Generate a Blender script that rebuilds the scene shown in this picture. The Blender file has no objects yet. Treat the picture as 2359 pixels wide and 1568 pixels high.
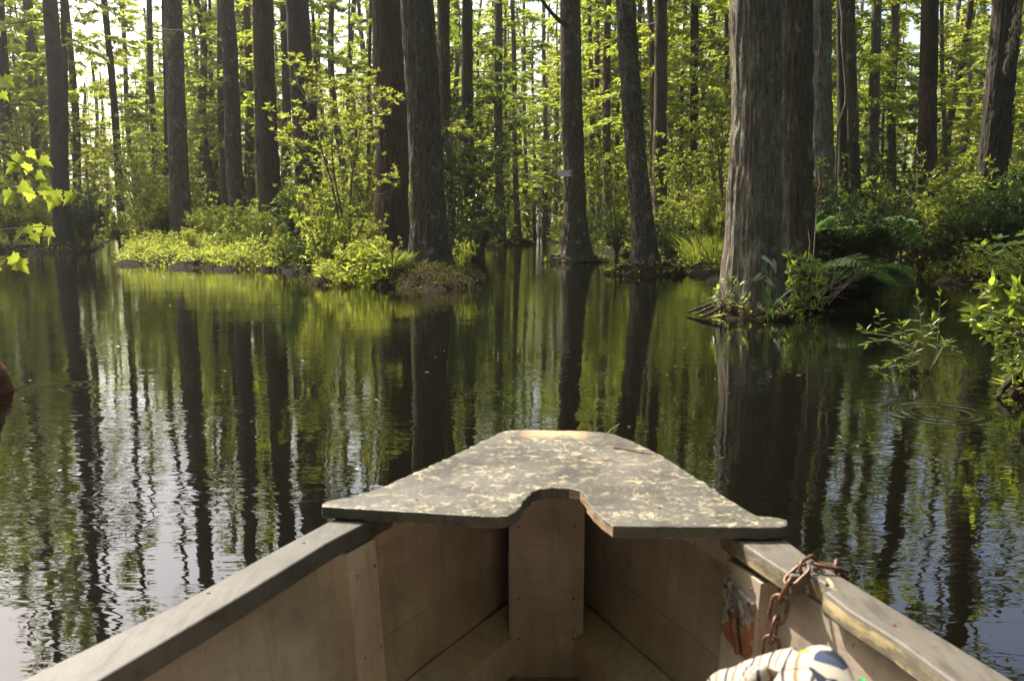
import bpy, bmesh, math, random
import numpy as np
from mathutils import Vector, Matrix, Euler
R = math.radians
rnd = random.Random(7)
SC = bpy.context.scene
COL = SC.collection

# ------------------------------------------------------------------ camera
CAM_H, PITCH, FOC = 1.15, R(8.2), 28.0
FU = FOC / 36.0 * 2359.0
cam = bpy.data.objects.new('camera', bpy.data.cameras.new('camera'))
COL.objects.link(cam)
cam.location = (0, 0, CAM_H)
cam.rotation_euler = (R(90) - PITCH, 0, 0)
cam.data.lens = FOC
cam.data.sensor_width = 36
cam.data.clip_start = 0.05
cam.data.clip_end = 2000
cam.data.dof.use_dof = True
cam.data.dof.focus_distance = 7.0
cam.data.dof.aperture_fstop = 7.0
SC.camera = cam

# ------------------------------------------------------------------ light
SUN_AZ, SUN_EL = R(-44), R(51)          # azimuth from +Y, negative = to the left
world = bpy.data.worlds.new('World')
SC.world = world
world.use_nodes = True
wn = world.node_tree
for n in list(wn.nodes): wn.nodes.remove(n)
sky = wn.nodes.new('ShaderNodeTexSky')
sky.sky_type = 'NISHITA'
sky.sun_disc = False
sky.sun_elevation = SUN_EL
sky.sun_rotation = SUN_AZ
sky.air_density = 1.0
sky.dust_density = 6.0
sky.ozone_density = 1.0
bg = wn.nodes.new('ShaderNodeBackground')
bg.inputs['Strength'].default_value = 0.15
wo = wn.nodes.new('ShaderNodeOutputWorld')
wn.links.new(sky.outputs[0], bg.inputs[0])
wn.links.new(bg.outputs[0], wo.inputs[0])
sun = bpy.data.objects.new('sun', bpy.data.lights.new('sun', 'SUN'))
COL.objects.link(sun)
sun.data.energy = 5.0
sun.data.angle = R(0.5)
sun.data.color = (1.0, 0.93, 0.80)
SUN_DIR = Vector((math.sin(SUN_AZ) * math.cos(SUN_EL), math.cos(SUN_AZ) * math.cos(SUN_EL), math.sin(SUN_EL)))
sun.rotation_euler = SUN_DIR.to_track_quat('Z', 'Y').to_euler()
SC.view_settings.view_transform = 'Standard'
SC.view_settings.look = 'None'
SC.view_settings.exposure = 1.25
SC.view_settings.gamma = 1
SC.view_settings.use_curve_mapping = False
cy = SC.cycles
cy.max_bounces = 8
cy.diffuse_bounces = 4
cy.glossy_bounces = 4
cy.transmission_bounces = 6
cy.transparent_max_bounces = 8
cy.sample_clamp_indirect = 6.0
cy.use_denoising = True

# ------------------------------------------------------------------ helpers
def ray(u, v):
    x = (u - 1179.5) / FU
    y = -(v - 784.0) / FU
    return np.array([x, math.cos(PITCH) + y * math.sin(PITCH), -math.sin(PITCH) + y * math.cos(PITCH)])
def at_z(u, v, z):
    d = ray(u, v); t = (z - CAM_H) / d[2]
    return Vector((d[0] * t, d[1] * t, z))
def at_y(u, v, Y):
    d = ray(u, v); t = Y / d[1]
    return Vector((d[0] * t, Y, CAM_H + d[2] * t))
def v_of(Y, z=0.0):
    s = (z - CAM_H) / Y
    return 784 - FU * math.tan(math.atan(s) + PITCH)
def x_at(u, Y, z=0.0):
    return at_y(u, v_of(Y, z), Y).x

def tag(o, label=None, cat=None, group=None, kind=None):
    if label: o['label'] = label
    if cat: o['category'] = cat
    if group: o['group'] = group
    if kind: o['kind'] = kind
    return o
def link(name, data, parent=None, loc=(0, 0, 0), rot=(0, 0, 0), sc=(1, 1, 1)):
    o = bpy.data.objects.new(name, data)
    COL.objects.link(o)
    o.location = loc; o.rotation_euler = rot; o.scale = sc
    if parent: o.parent = parent
    return o
def empty(name, loc, rot=(0, 0, 0), sc=(1, 1, 1)):
    o = link(name, None, None, loc, rot, sc)
    o.empty_display_size = 0.2
    return o
def copy_tree(o, parent=None):
    c = o.copy(); COL.objects.link(c)
    if parent: c.parent = parent
    for ch in list(o.children): copy_tree(ch, c)
    return c

class MB:
    """collects geometry as arrays, builds one mesh"""
    def __init__(s): s.v = []; s.f = []; s.m = []; s.n = 0
    def add(s, V, F, mat=0):
        V = np.asarray(V, float).reshape(-1, 3); F = np.asarray(F, int)
        if len(F) == 0: return
        s.v.append(V); s.f.append(F + s.n); s.m.append(np.full(len(F), mat)); s.n += len(V)
    def build(s, name, mats, smooth=True):
        me = bpy.data.meshes.new(name)
        V = np.concatenate(s.v) if s.v else np.zeros((0, 3))
        nf = sum(len(f) for f in s.f)
        loops = np.concatenate([f.ravel() for f in s.f]) if nf else np.zeros(0, int)
        tot = np.concatenate([np.full(len(f), f.shape[1]) for f in s.f]) if nf else np.zeros(0, int)
        st = np.concatenate([[0], np.cumsum(tot)[:-1]]) if nf else tot
        me.vertices.add(len(V)); me.vertices.foreach_set('co', V.ravel())
        me.loops.add(len(loops)); me.loops.foreach_set('vertex_index', loops.astype(np.int32))
        me.polygons.add(nf)
        me.polygons.foreach_set('loop_start', st.astype(np.int32))
        me.polygons.foreach_set('loop_total', tot.astype(np.int32))
        for m in (mats if isinstance(mats, (list, tuple)) else [mats]): me.materials.append(m)
        me.polygons.foreach_set('material_index', np.concatenate(s.m).astype(np.int32))
        me.polygons.foreach_set('use_smooth', np.full(nf, smooth))
        me.update(calc_edges=True)
        me.validate()
        return me
    def tube(s, P, rad, k=5, mat=0, cap=True):
        P = np.asarray(P, float); n = len(P)
        rad = np.broadcast_to(np.asarray(rad, float), (n,))
        T = np.gradient(P, axis=0); T /= np.linalg.norm(T, axis=1)[:, None] + 1e-9
        ref = np.array([0, 0, 1.0]) if abs(T[:, 2]).mean() < 0.8 else np.array([1.0, 0, 0])
        A = np.cross(T, ref); A /= np.linalg.norm(A, axis=1)[:, None] + 1e-9
        B = np.cross(T, A)
        a = np.arange(k) * 2 * math.pi / k
        V = P[:, None, :] + rad[:, None, None] * (np.cos(a)[None, :, None] * A[:, None, :] + np.sin(a)[None, :, None] * B[:, None, :])
        i = np.arange(n - 1)[:, None] * k; j = np.arange(k)[None, :]; j2 = (j + 1) % k
        F = np.stack([i + j, i + j2, i + k + j2, i + k + j], -1).reshape(-1, 4)
        s.add(V, F, mat)
        if cap:
            s.add(V[-1], np.array([list(range(k))]), mat); s.add(V[0], np.array([list(range(k))[::-1]]), mat)
    def leaves(s, P, D, U, L, W, mat=0, fold=0.25, tip=0.45):
        """one folded diamond per leaf: base P, direction D, rough normal U, length L, width W"""
        P = np.asarray(P, float); D = np.asarray(D, float); U = np.asarray(U, float)
        n = len(P)
        if n == 0: return
        L = np.broadcast_to(L, (n,))[:, None]; W = np.broadcast_to(W, (n,))[:, None]
        D = D / (np.linalg.norm(D, axis=1)[:, None] + 1e-9)
        S = np.cross(D, U); S /= np.linalg.norm(S, axis=1)[:, None] + 1e-9
        Nn = np.cross(S, D)
        p0 = P; p2 = P + D * L - Nn * L * 0.08
        c = P + D * L * tip
        p1 = c + S * W * 0.5 + Nn * W * fold; p3 = c - S * W * 0.5 + Nn * W * fold
        V = np.stack([p0, p1, p2, p3], 1).reshape(-1, 3)
        b = np.arange(n)[:, None] * 4
        s.add(V, np.concatenate([b + np.array([[0, 1, 2]]), b + np.array([[0, 2, 3]])]), mat)

def rng(seed): return np.random.default_rng(seed)
def unit(v): return v / (np.linalg.norm(v, axis=-1, keepdims=True) + 1e-9)

def vnoise(u, v, seed, pu=None):
    """2-D value noise, periodic in u with period pu"""
    T = rng(seed).random((256, 256))
    iu = np.floor(u).astype(int); iv = np.floor(v).astype(int)
    fu = u - iu; fv = v - iv
    fu = fu * fu * (3 - 2 * fu); fv = fv * fv * (3 - 2 * fv)
    w = (lambda k: k % pu) if pu else (lambda k: k % 256)
    a = T[w(iu) % 256, iv % 256]; b = T[w(iu + 1) % 256, iv % 256]
    c = T[w(iu) % 256, (iv + 1) % 256]; d = T[w(iu + 1) % 256, (iv + 1) % 256]
    return (a * (1 - fu) + b * fu) * (1 - fv) + (c * (1 - fu) + d * fu) * fv

# ------------------------------------------------------------------ materials
class NT:
    def __init__(s, name):
        s.mat = bpy.data.materials.new(name); s.mat.use_nodes = True
        s.t = s.mat.node_tree
        for n in list(s.t.nodes): s.t.nodes.remove(n)
        s.out = s.n('ShaderNodeOutputMaterial')
    def n(s, typ, **kw):
        nd = s.t.nodes.new(typ)
        for k, v in kw.items():
            if hasattr(nd, k): setattr(nd, k, v)
        return nd
    def l(s, a, b): s.t.links.new(a, b)
    def coord(s, scale=(1, 1, 1), out='Object', rot=(0, 0, 0)):
        tc = s.n('ShaderNodeTexCoord'); mp = s.n('ShaderNodeMapping')
        mp.inputs['Scale'].default_value = scale; mp.inputs['Rotation'].default_value = rot
        s.l(tc.outputs[out], mp.inputs['Vector']); return mp.outputs[0]
    def noise(s, vec, scale=5, detail=4, rough=0.55, dist=0.0):
        nd = s.n('ShaderNodeTexNoise')
        nd.inputs['Scale'].default_value = scale; nd.inputs['Detail'].default_value = detail
        nd.inputs['Roughness'].default_value = rough; nd.inputs['Distortion'].default_value = dist
        s.l(vec, nd.inputs['Vector']); return nd.outputs['Fac']
    def voro(s, vec, scale=5, feature='F1', out='Distance', rand=1.0):
        nd = s.n('ShaderNodeTexVoronoi', feature=feature)
        nd.inputs['Scale'].default_value = scale; nd.inputs['Randomness'].default_value = rand
        s.l(vec, nd.inputs['Vector']); return nd.outputs[out]
    def ramp(s, fac, stops, interp='LINEAR'):
        nd = s.n('ShaderNodeValToRGB'); cr = nd.color_ramp; cr.interpolation = interp
        while len(cr.elements) < len(stops): cr.elements.new(0.5)
        for e, (p, c) in zip(cr.elements, stops):
            e.position = p; e.color = (c[0], c[1], c[2], 1) if hasattr(c, '__len__') else (c, c, c, 1)
        s.l(fac, nd.inputs[0]); return nd.outputs[0]
    def mix(s, fac, a, b, mode='MIX'):
        nd = s.n('ShaderNodeMixRGB', blend_type=mode)
        for sock, x in ((nd.inputs[0], fac), (nd.inputs[1], a), (nd.inputs[2], b)):
            if hasattr(x, 'is_output'): s.l(x, sock)
            elif hasattr(x, '__len__'): sock.default_value = (x[0], x[1], x[2], 1)
            else: sock.default_value = x if sock.type == 'VALUE' else (x, x, x, 1)
        return nd.outputs[0]
    def math(s, op, a, b=0.0, clamp=False):
        nd = s.n('ShaderNodeMath', operation=op, use_clamp=clamp)
        for sock, x in ((nd.inputs[0], a), (nd.inputs[1], b)):
            if hasattr(x, 'is_output'): s.l(x, sock)
            else: sock.default_value = x
        return nd.outputs[0]
    def bump(s, h, strength=0.5, dist=0.01, normal=None):
        nd = s.n('ShaderNodeBump')
        nd.inputs['Strength'].default_value = strength; nd.inputs['Distance'].default_value = dist
        s.l(h, nd.inputs['Height'])
        if normal is not None: s.l(normal, nd.inputs['Normal'])
        return nd.outputs[0]
    def principled(s, col, rough=0.8, spec=0.3, normal=None, metal=0.0):
        p = s.n('ShaderNodeBsdfPrincipled')
        for nm, x in (('Base Color', col), ('Roughness', rough), ('Specular IOR Level', spec), ('Metallic', metal)):
            sock = p.inputs[nm]
            if hasattr(x, 'is_output'): s.l(x, sock)
            elif hasattr(x, '__len__'): sock.default_value = (x[0], x[1], x[2], 1)
            else: sock.default_value = x
        if normal is not None: s.l(normal, p.inputs['Normal'])
        return p
    def done(s, shader):
        s.l(shader.outputs[0] if hasattr(shader, 'outputs') else shader, s.out.inputs[0]); return s.mat

def leaf_mat(name, dark, light, trans, tfac=0.5, rough=0.42, spec=0.35):
    m = NT(name)
    geo = m.n('ShaderNodeNewGeometry'); oi = m.n('ShaderNodeObjectInfo')
    r = m.math('ADD', m.math('MULTIPLY', geo.outputs['Random Per Island'], 0.65), m.math('MULTIPLY', oi.outputs['Random'], 0.35))
    c = m.mix(r, dark, light)
    t = m.mix(r, tuple(x * 0.62 for x in trans), trans)
    p = m.principled(c, rough, spec)
    tr = m.n('ShaderNodeBsdfTranslucent'); m.l(t, tr.inputs[0])
    mx = m.n('ShaderNodeMixShader'); mx.inputs[0].default_value = tfac
    m.l(p.outputs[0], mx.inputs[1]); m.l(tr.outputs[0], mx.inputs[2])
    return m.done(mx)

def bark_mat(name, c1, c2, fine=16, stretch=0.11, lichen=0.0, crack=0.0, bump=0.03, moss=0.0):
    m = NT(name)
    v = m.coord((1, 1, stretch))
    warp = m.noise(m.coord((1, 1, 0.5)), 2.2, 3)
    vv = m.n('ShaderNodeVectorMath', operation='ADD')
    sc = m.n('ShaderNodeVectorMath', operation='SCALE'); sc.inputs['Scale'].default_value = 0.05
    cb = m.n('ShaderNodeCombineXYZ'); m.l(warp, cb.inputs[0]); m.l(warp, cb.inputs[1])
    m.l(cb.outputs[0], sc.inputs[0]); m.l(v, vv.inputs[0]); m.l(sc.outputs[0], vv.inputs[1])
    fib = m.noise(vv.outputs[0], fine * 2.1, 7, 0.72)
    big = m.noise(m.coord((1, 1, 0.35)), 1.7, 4)
    h = m.ramp(fib, [(0.33, 0.0), (0.62, 1.0)])
    col = m.mix(h, tuple(x * 0.30 for x in c1), c1)
    col = m.mix(m.ramp(big, [(0.42, 0.0), (0.62, 1.0)]), col, m.mix(h, tuple(x * 0.30 for x in c2), c2))
    hh = h
    if crack:
        vo = m.voro(m.coord((1, 1, 0.42)), crack, 'DISTANCE_TO_EDGE')
        ck = m.ramp(vo, [(0.0, 0.0), (0.09, 1.0)])
        col = m.mix(m.math('MULTIPLY', m.math('SUBTRACT', 1.0, ck), 0.75), col, tuple(x * 0.15 for x in c1))
        hh = m.math('MULTIPLY', h, ck)
    if lichen:
        li = m.noise(m.coord((1, 1, 0.7)), 3.6, 7, 0.7)
        lf = m.ramp(li, [(0.62 - lichen * 0.1, 0.0), (0.67 - lichen * 0.1, 1.0)])
        lf2 = m.math('MULTIPLY', lf, m.ramp(m.noise(m.coord(), 40, 3), [(0.42, 0.0), (0.55, 1.0)]))
        col = m.mix(m.math('MULTIPLY', lf2, 0.85), col, (0.36, 0.37, 0.29))
    if moss:
        tc = m.n('ShaderNodeTexCoord'); sx = m.n('ShaderNodeSeparateXYZ'); m.l(tc.outputs['Object'], sx.inputs[0])
        mo = m.math('MULTIPLY', m.ramp(m.noise(m.coord((1, 1, 0.6)), 5, 5), [(0.45, 0.0), (0.6, 1.0)]),
                    m.ramp(m.math('MULTIPLY', sx.outputs['Z'], 0.5), [(0.1, 1.0), (0.75, 0.0)]))
        col = m.mix(m.math('MULTIPLY', mo, moss), col, (0.05, 0.075, 0.02))
    return m.done(m.principled(col, 0.9, 0.15, m.bump(hh, 1.0, bump)))

M = {}
M['bark_grey'] = bark_mat('bark_grey', (0.185, 0.150, 0.106), (0.135, 0.110, 0.080), 15, 0.14, lichen=0.5)
M['bark_lichen'] = bark_mat('bark_lichen', (0.33, 0.275, 0.205), (0.245, 0.205, 0.155), 17, 0.15, lichen=1.05)
M['bark_red'] = bark_mat('bark_red', (0.17, 0.117, 0.08), (0.112, 0.086, 0.063), 15, 0.13)
M['bark_dark'] = bark_mat('bark_dark', (0.118, 0.098, 0.071), (0.088, 0.076, 0.056), 14, 0.12, moss=0.5)
M['bark_flaky'] = bark_mat('bark_flaky', (0.25, 0.208, 0.155), (0.175, 0.145, 0.108), 13, 0.3, lichen=0.7, crack=9.0, bump=0.04)
M['bark_pale'] = bark_mat('bark_pale', (0.23, 0.182, 0.127), (0.17, 0.132, 0.094), 14, 0.14, lichen=0.5)
M['twig'] = NT('twig_wood').mat
_m = NT('twig_bark'); M['twig'] = _m.done(_m.principled(_m.mix(_m.noise(_m.coord(), 30, 3), (0.07, 0.05, 0.035), (0.18, 0.14, 0.10)), 0.85, 0.2))
_m = NT('dead_twig'); M['dead'] = _m.done(_m.principled(_m.mix(_m.noise(_m.coord(), 30, 3), (0.20, 0.13, 0.09), (0.38, 0.29, 0.22)), 0.85, 0.2))
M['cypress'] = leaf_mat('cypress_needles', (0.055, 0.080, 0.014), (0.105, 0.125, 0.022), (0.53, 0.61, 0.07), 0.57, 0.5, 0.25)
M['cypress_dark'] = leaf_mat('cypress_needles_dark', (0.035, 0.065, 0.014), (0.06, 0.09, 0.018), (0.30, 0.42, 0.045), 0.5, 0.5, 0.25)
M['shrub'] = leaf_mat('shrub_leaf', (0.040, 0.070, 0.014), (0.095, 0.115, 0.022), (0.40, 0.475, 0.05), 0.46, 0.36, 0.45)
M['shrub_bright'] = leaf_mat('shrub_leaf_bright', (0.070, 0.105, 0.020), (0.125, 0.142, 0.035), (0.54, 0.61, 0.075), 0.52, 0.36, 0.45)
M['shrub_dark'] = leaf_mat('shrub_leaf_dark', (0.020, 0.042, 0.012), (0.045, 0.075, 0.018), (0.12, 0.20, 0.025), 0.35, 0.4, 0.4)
M['cover'] = leaf_mat('ground_leaf', (0.050, 0.085, 0.016), (0.115, 0.132, 0.030), (0.49, 0.56, 0.06), 0.5, 0.45, 0.35)
M['maple'] = leaf_mat('maple_leaf', (0.085, 0.115, 0.018), (0.12, 0.14, 0.025), (0.52, 0.62, 0.07), 0.6, 0.4, 0.35)
M['near'] = leaf_mat('near_leaf', (0.055, 0.100, 0.018), (0.11, 0.145, 0.028), (0.36, 0.50, 0.04), 0.45, 0.33, 0.5)
M['pale'] = leaf_mat('pale_leaf', (0.09, 0.12, 0.06), (0.12, 0.145, 0.08), (0.25, 0.34, 0.10), 0.35, 0.3, 0.5)
M['fern'] = leaf_mat('fern_leaf', (0.035, 0.072, 0.022), (0.065, 0.11, 0.034), (0.20, 0.34, 0.06), 0.38, 0.5, 0.3)
M['litter'] = leaf_mat('shore_leaf', (0.028, 0.020, 0.010), (0.085, 0.088, 0.028), (0.16, 0.15, 0.04), 0.35, 0.7, 0.15)
M['moss_hang'] = leaf_mat('hanging_moss', (0.11, 0.10, 0.075), (0.17, 0.155, 0.12), (0.22, 0.20, 0.13), 0.35, 0.8, 0.1)
_m = NT('mud'); _v = _m.coord()
M['mud'] = _m.done(_m.principled(_m.ramp(_m.noise(_v, 2.5, 7, 0.7), [(0.3, (0.004, 0.003, 0.002)), (0.55, (0.012, 0.009, 0.005)), (0.75, (0.02, 0.026, 0.008))]),
                                 0.95, 0.08, _m.bump(_m.noise(_v, 9, 6), 0.8, 0.06)))
_m = NT('root_moss'); _v = _m.coord()
M['mound'] = _m.done(_m.principled(_m.ramp(_m.noise(_v, 7, 7, 0.7), [(0.3, (0.008, 0.006, 0.004)), (0.50, (0.026, 0.018, 0.010)), (0.66, (0.035, 0.045, 0.012))]),
                                   0.95, 0.06, _m.bump(_m.noise(_v, 22, 6, 0.7), 1.0, 0.05)))

# water -------------------------------------------------------------------
m = NT('swamp_water')
v1 = m.coord((1.0, 2.0, 1.0), rot=(0, 0, R(6)))
v2 = m.coord((1.0, 2.7, 1.0), rot=(0, 0, R(-11)))
w1 = m.noise(v1, 2.6, 2, 0.5, 0.3)
w2 = m.noise(v2, 7.5, 2, 0.5, 0.4)
w3 = m.noise(m.coord((1, 1.6, 1)), 0.5, 2)
tc = m.n('ShaderNodeTexCoord')
calm = m.ramp(w3, [(0.40, 0.25), (0.62, 1.0)])
hgt = m.math('ADD', m.math('MULTIPLY', w1, 0.0033), m.math('MULTIPLY', w2, 0.0015))
hgt = m.math('MULTIPLY', hgt, calm)
def rings(cx, cy_, r0, k, amp, wd):
    d = m.n('ShaderNodeVectorMath', operation='DISTANCE'); d.inputs[1].default_value = (cx, cy_, 0)
    m.l(tc.outputs['Object'], d.inputs[0])
    r = d.outputs['Value']
    s_ = m.math('SINE', m.math('MULTIPLY', r, k))
    e = m.math('DIVIDE', m.math('SUBTRACT', r, r0), wd)
    g = m.math('POWER', 2.718, m.math('MULTIPLY', m.math('MULTIPLY', e, e), -1.0))
    return m.math('MULTIPLY', m.math('MULTIPLY', s_, g), amp)
for (u_, v_, r0, k, amp, wd) in ((118, 892, 0.16, 85, 0.0007, 0.10), (2165, 950, 0.22, 70, 0.0011, 0.13), (1105, 905, 0.10, 90, 0.0004, 0.08)):
    p_ = at_z(u_, v_, 0)
    hgt = m.math('ADD', hgt, rings(p_.x, p_.y, r0, k, amp, wd))
wp = m.principled((0.0025, 0.0022, 0.0012), 0.015, 0.5, m.bump(hgt, 1.0, 1.0))
wp.inputs['IOR'].default_value = 1.58
M['water'] = m.done(wp)

# painted boat wood -------------------------------------------------------
def paint_wood(name, base, dirt, grain_axis=(1, 1, 1), chips=None, chip_amt=0.6, rough=0.55, scale=1.0, gs=0.20, grime=0.32):
    m = NT(name)
    g = m.noise(m.coord(tuple(x * 9 * scale for x in grain_axis)), 4, 6, 0.65)
    b = m.noise(m.coord(), 5 * scale, 5, 0.6)
    col = m.mix(m.ramp(b, [(0.35, 0.0), (0.7, 1.0)]), base, dirt)
    col = m.mix(m.math('MULTIPLY', m.ramp(g, [(0.34, 1.0), (0.48, 0.0)]), gs), col, tuple(x * 0.35 for x in base))
    if chips:
        ch = m.noise(m.coord(tuple(x * 1.5 for x in grain_axis)), 14 * scale, 6, 0.65)
        cf = m.ramp(ch, [(chip_amt, 0.0), (chip_amt + 0.03, 1.0)])
        col = m.mix(cf, col, chips)
    run = m.noise(m.coord((6, 6, 0.7)), 5, 6, 0.7)
    col = m.mix(m.math('MULTIPLY', m.ramp(run, [(0.50, 0.0), (0.68, 1.0)]), grime), col, tuple(x * 0.42 for x in dirt))
    scr = m.ramp(m.noise(m.coord((2.2, 2.2, 14)), 9, 4, 0.6), [(0.66, 0.0), (0.70, 0.5)])
    col = m.mix(m.math('MULTIPLY', scr, grime), col, tuple(min(1, x * 1.5) for x in base))
    sp = m.ramp(m.noise(m.coord(), 90, 2), [(0.68, 0.0), (0.74, 0.55)])
    col = m.mix(sp, col, (0.02, 0.017, 0.014))
    return m.done(m.principled(col, rough, 0.35, m.bump(g, 0.35, 0.004)))
M['hull_in'] = paint_wood('hull_paint_inside', (0.365, 0.305, 0.245), (0.22, 0.175, 0.14), (0.3, 0.3, 1.6), rough=0.6)
M['hull_post'] = paint_wood('hull_post_paint', (0.47, 0.390, 0.315), (0.32, 0.255, 0.20), (1.6, 1.6, 0.15), rough=0.6)
M['gun_grey'] = paint_wood('gunwale_grey_paint', (0.092, 0.085, 0.072), (0.055, 0.051, 0.045), (1.4, 0.25, 1), (0.42, 0.27, 0.13), 0.74, gs=0.75)
M['gun_olive'] = paint_wood('gunwale_olive_paint', (0.118, 0.104, 0.082), (0.080, 0.071, 0.058), (1.4, 0.25, 1), (0.42, 0.35, 0.19), 0.66, gs=0.6)
# bow deck: dark olive paint, cream flakes, curls and worn bare wood
m = NT('bow_deck_paint')
vc = m.coord()
b = m.noise(vc, 4, 5, 0.6)
col = m.mix(m.ramp(b, [(0.35, 0), (0.65, 1)]), (0.046, 0.043, 0.034), (0.080, 0.075, 0.062))
patch = m.ramp(m.noise(vc, 4.2, 3, 0.55), [(0.30, 0.0), (0.50, 1.0)])
fl = m.ramp(m.noise(m.coord((1, 1.25, 1)), 26, 9, 0.76, 0.5), [(0.545, 0), (0.58, 1)])
fs = m.ramp(m.noise(m.coord((1, 1.2, 1)), 75, 6, 0.7), [(0.58, 0), (0.63, 1)])
d2 = m.noise(m.coord((1, 1.6, 1)), 10, 3, 0.5, 1.6)
curl = m.ramp(m.math('ABSOLUTE', m.math('SUBTRACT', d2, 0.5)), [(0.0, 1.0), (0.008, 0.7), (0.014, 0.0)])
curl = m.math('MULTIPLY', curl, m.ramp(m.noise(vc, 15, 2), [(0.52, 0.0), (0.58, 1.0)]))
ff = m.math('MULTIPLY', m.math('MAXIMUM', m.math('MAXIMUM', fl, m.math('MULTIPLY', fs, 0.7)), curl), m.math('ADD', m.math('MULTIPLY', patch, 0.9), 0.06))
tone = m.ramp(m.noise(vc, 26, 4), [(0.35, (0.17, 0.145, 0.095)), (0.62, (0.40, 0.345, 0.21))])
col = m.mix(ff, col, tone)
stain = m.ramp(m.noise(vc, 7, 6, 0.7), [(0.50, 0.0), (0.64, 0.85)])
col = m.mix(stain, col, (0.024, 0.021, 0.017))
worn = m.ramp(m.noise(vc, 3.1, 4), [(0.50, 0.0), (0.66, 0.8)])
worn = m.math('MULTIPLY', worn, m.ramp(m.noise(m.coord((3, 1, 1)), 16, 6, 0.7), [(0.35, 0.2), (0.6, 1.0)]))
col = m.mix(m.math('MULTIPLY', worn, 0.75), col, (0.19, 0.165, 0.135))
# bare orange-brown wood along the worn front lip
sx = m.n('ShaderNodeSeparateXYZ'); m.l(vc, sx.inputs[0])
lip = m.math('ADD', sx.outputs['Y'], m.math('MULTIPLY', m.math('SUBTRACT', m.noise(m.coord((3, 1, 1)), 5, 4), 0.5), 0.16))
lx = m.ramp(m.math('ABSOLUTE', m.math('SUBTRACT', sx.outputs['X'], 0.13)), [(0.05, 1), (0.12, 0)])
lf = m.math('MULTIPLY', m.ramp(m.math('SUBTRACT', lip, 1.5), [(0.76, 0.0), (0.80, 1.0)]), lx)
col = m.mix(lf, col, (0.36, 0.22, 0.12))
M['deck'] = m.done(m.principled(col, m.ramp(b, [(0.3, 0.42), (0.7, 0.66)]), 0.4, m.bump(m.math('ADD', m.math('MULTIPLY', ff, -0.4), m.noise(m.coord((6, 1, 1)), 8, 5)), 0.35, 0.003)))
m = NT('worn_edge_wood'); g = m.noise(m.coord((1, 1, 6)), 18, 6, 0.7)
M['bare'] = m.done(m.principled(m.ramp(g, [(0.3, (0.10, 0.07, 0.045)), (0.6, (0.38, 0.27, 0.17)), (0.8, (0.5, 0.4, 0.26))]), 0.8, 0.2, m.bump(g, 0.6, 0.004)))
m = NT('cream_chipped_edge'); g = m.noise(m.coord((1, 0.35, 1)), 22, 6, 0.7)
M['cream'] = m.done(m.principled(m.ramp(g, [(0.38, (0.10, 0.088, 0.068)), (0.50, (0.17, 0.145, 0.10)), (0.60, (0.38, 0.31, 0.17)), (0.75, (0.46, 0.39, 0.23))]), 0.6, 0.3, m.bump(g, 0.5, 0.004)))
m = NT('rusty_chain'); g = m.noise(m.coord(), 60, 5, 0.7)
M['rust'] = m.done(m.principled(m.ramp(g, [(0.35, (0.055, 0.03, 0.022)), (0.58, (0.15, 0.075, 0.045)), (0.75, (0.30, 0.14, 0.06))]), 0.48, 0.5, m.bump(g, 0.5, 0.002), 0.35))
m = NT('rusty_plate'); g = m.noise(m.coord((1, 1, 0.7)), 13, 4, 0.6); g2 = m.noise(m.coord(), 45, 5)
c = m.ramp(g, [(0.40, (0.30, 0.11, 0.05)), (0.48, (0.34, 0.15, 0.08)), (0.51, (0.38, 0.36, 0.33)), (0.60, (0.13, 0.125, 0.125)), (0.66, (0.40, 0.38, 0.34))])
c = m.mix(m.ramp(g2, [(0.58, 0), (0.68, 0.8)]), c, (0.08, 0.035, 0.02))
M['plate'] = m.done(m.principled(c, 0.5, 0.4, m.bump(g2, 0.4, 0.002), 0.2))
m = NT('white_paint'); M['white'] = m.done(m.principled(m.mix(m.noise(m.coord(), 9, 4), (0.62, 0.60, 0.55), (0.78, 0.77, 0.73)), 0.6, 0.3))

# ------------------------------------------------------------------ the ground
def pts(lst): return np.array([[*at_z(u, v, 0)[:2]] for u, v in lst])
FAR = 90
bank_a = pts([(-1500, 577), (-600, 578), (-200, 580), (0, 581), (100, 582), (180, 581), (222, 575), (238, 560), (245, 549)])
bank_a = np.vstack([bank_a, [[bank_a[-1][0], FAR], [-200, FAR]]])
bank_b = pts([(288, 549), (290, 560), (300, 574), (296, 590), (268, 606), (300, 610), (400, 614), (500, 619), (600, 622), (690, 626), (728, 640), (735, 655), (800, 662), (900, 660),
              (960, 665), (1010, 670), (1070, 663), (1090, 652), (1075, 630), (1055, 612), (1065, 592), (1110, 576), (1160, 567), (1205, 559), (1228, 553)])
bank_b = np.vstack([bank_b, [[bank_b[-1][0], FAR], [bank_b[0][0], FAR]]])
bank_c = pts([(1262, 553), (1300, 563), (1385, 580), (1440, 588), (1500, 604), (1560, 616), (1640, 636), (1700, 660), (1800, 690), (1880, 694), (1960, 686), (2000, 660), (2025, 618)])
bank_c = np.vstack([bank_c, [[x_at(2050, FAR), FAR], [bank_c[0][0], FAR]]])
bank_d = pts([(2108, 613), (2140, 640), (2220, 655), (2330, 664), (2500, 668), (3000, 675), (4200, 690)])
bank_d = np.vstack([bank_d, [[200, FAR], [x_at(2090, FAR), FAR]]])
BANKS = [bank_a, bank_b, bank_c, bank_d]
def inside(poly, X, Y):
    r = np.zeros(X.shape, bool); n = len(poly)
    for i in range(n):
        x1, y1 = poly[i]; x2, y2 = poly[(i + 1) % n]
        c = ((y1 > Y) != (y2 > Y))
        xi = (x2 - x1) * (Y - y1) / (y2 - y1 + 1e-12) + x1
        r ^= c & (X < xi)
    return r
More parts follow.
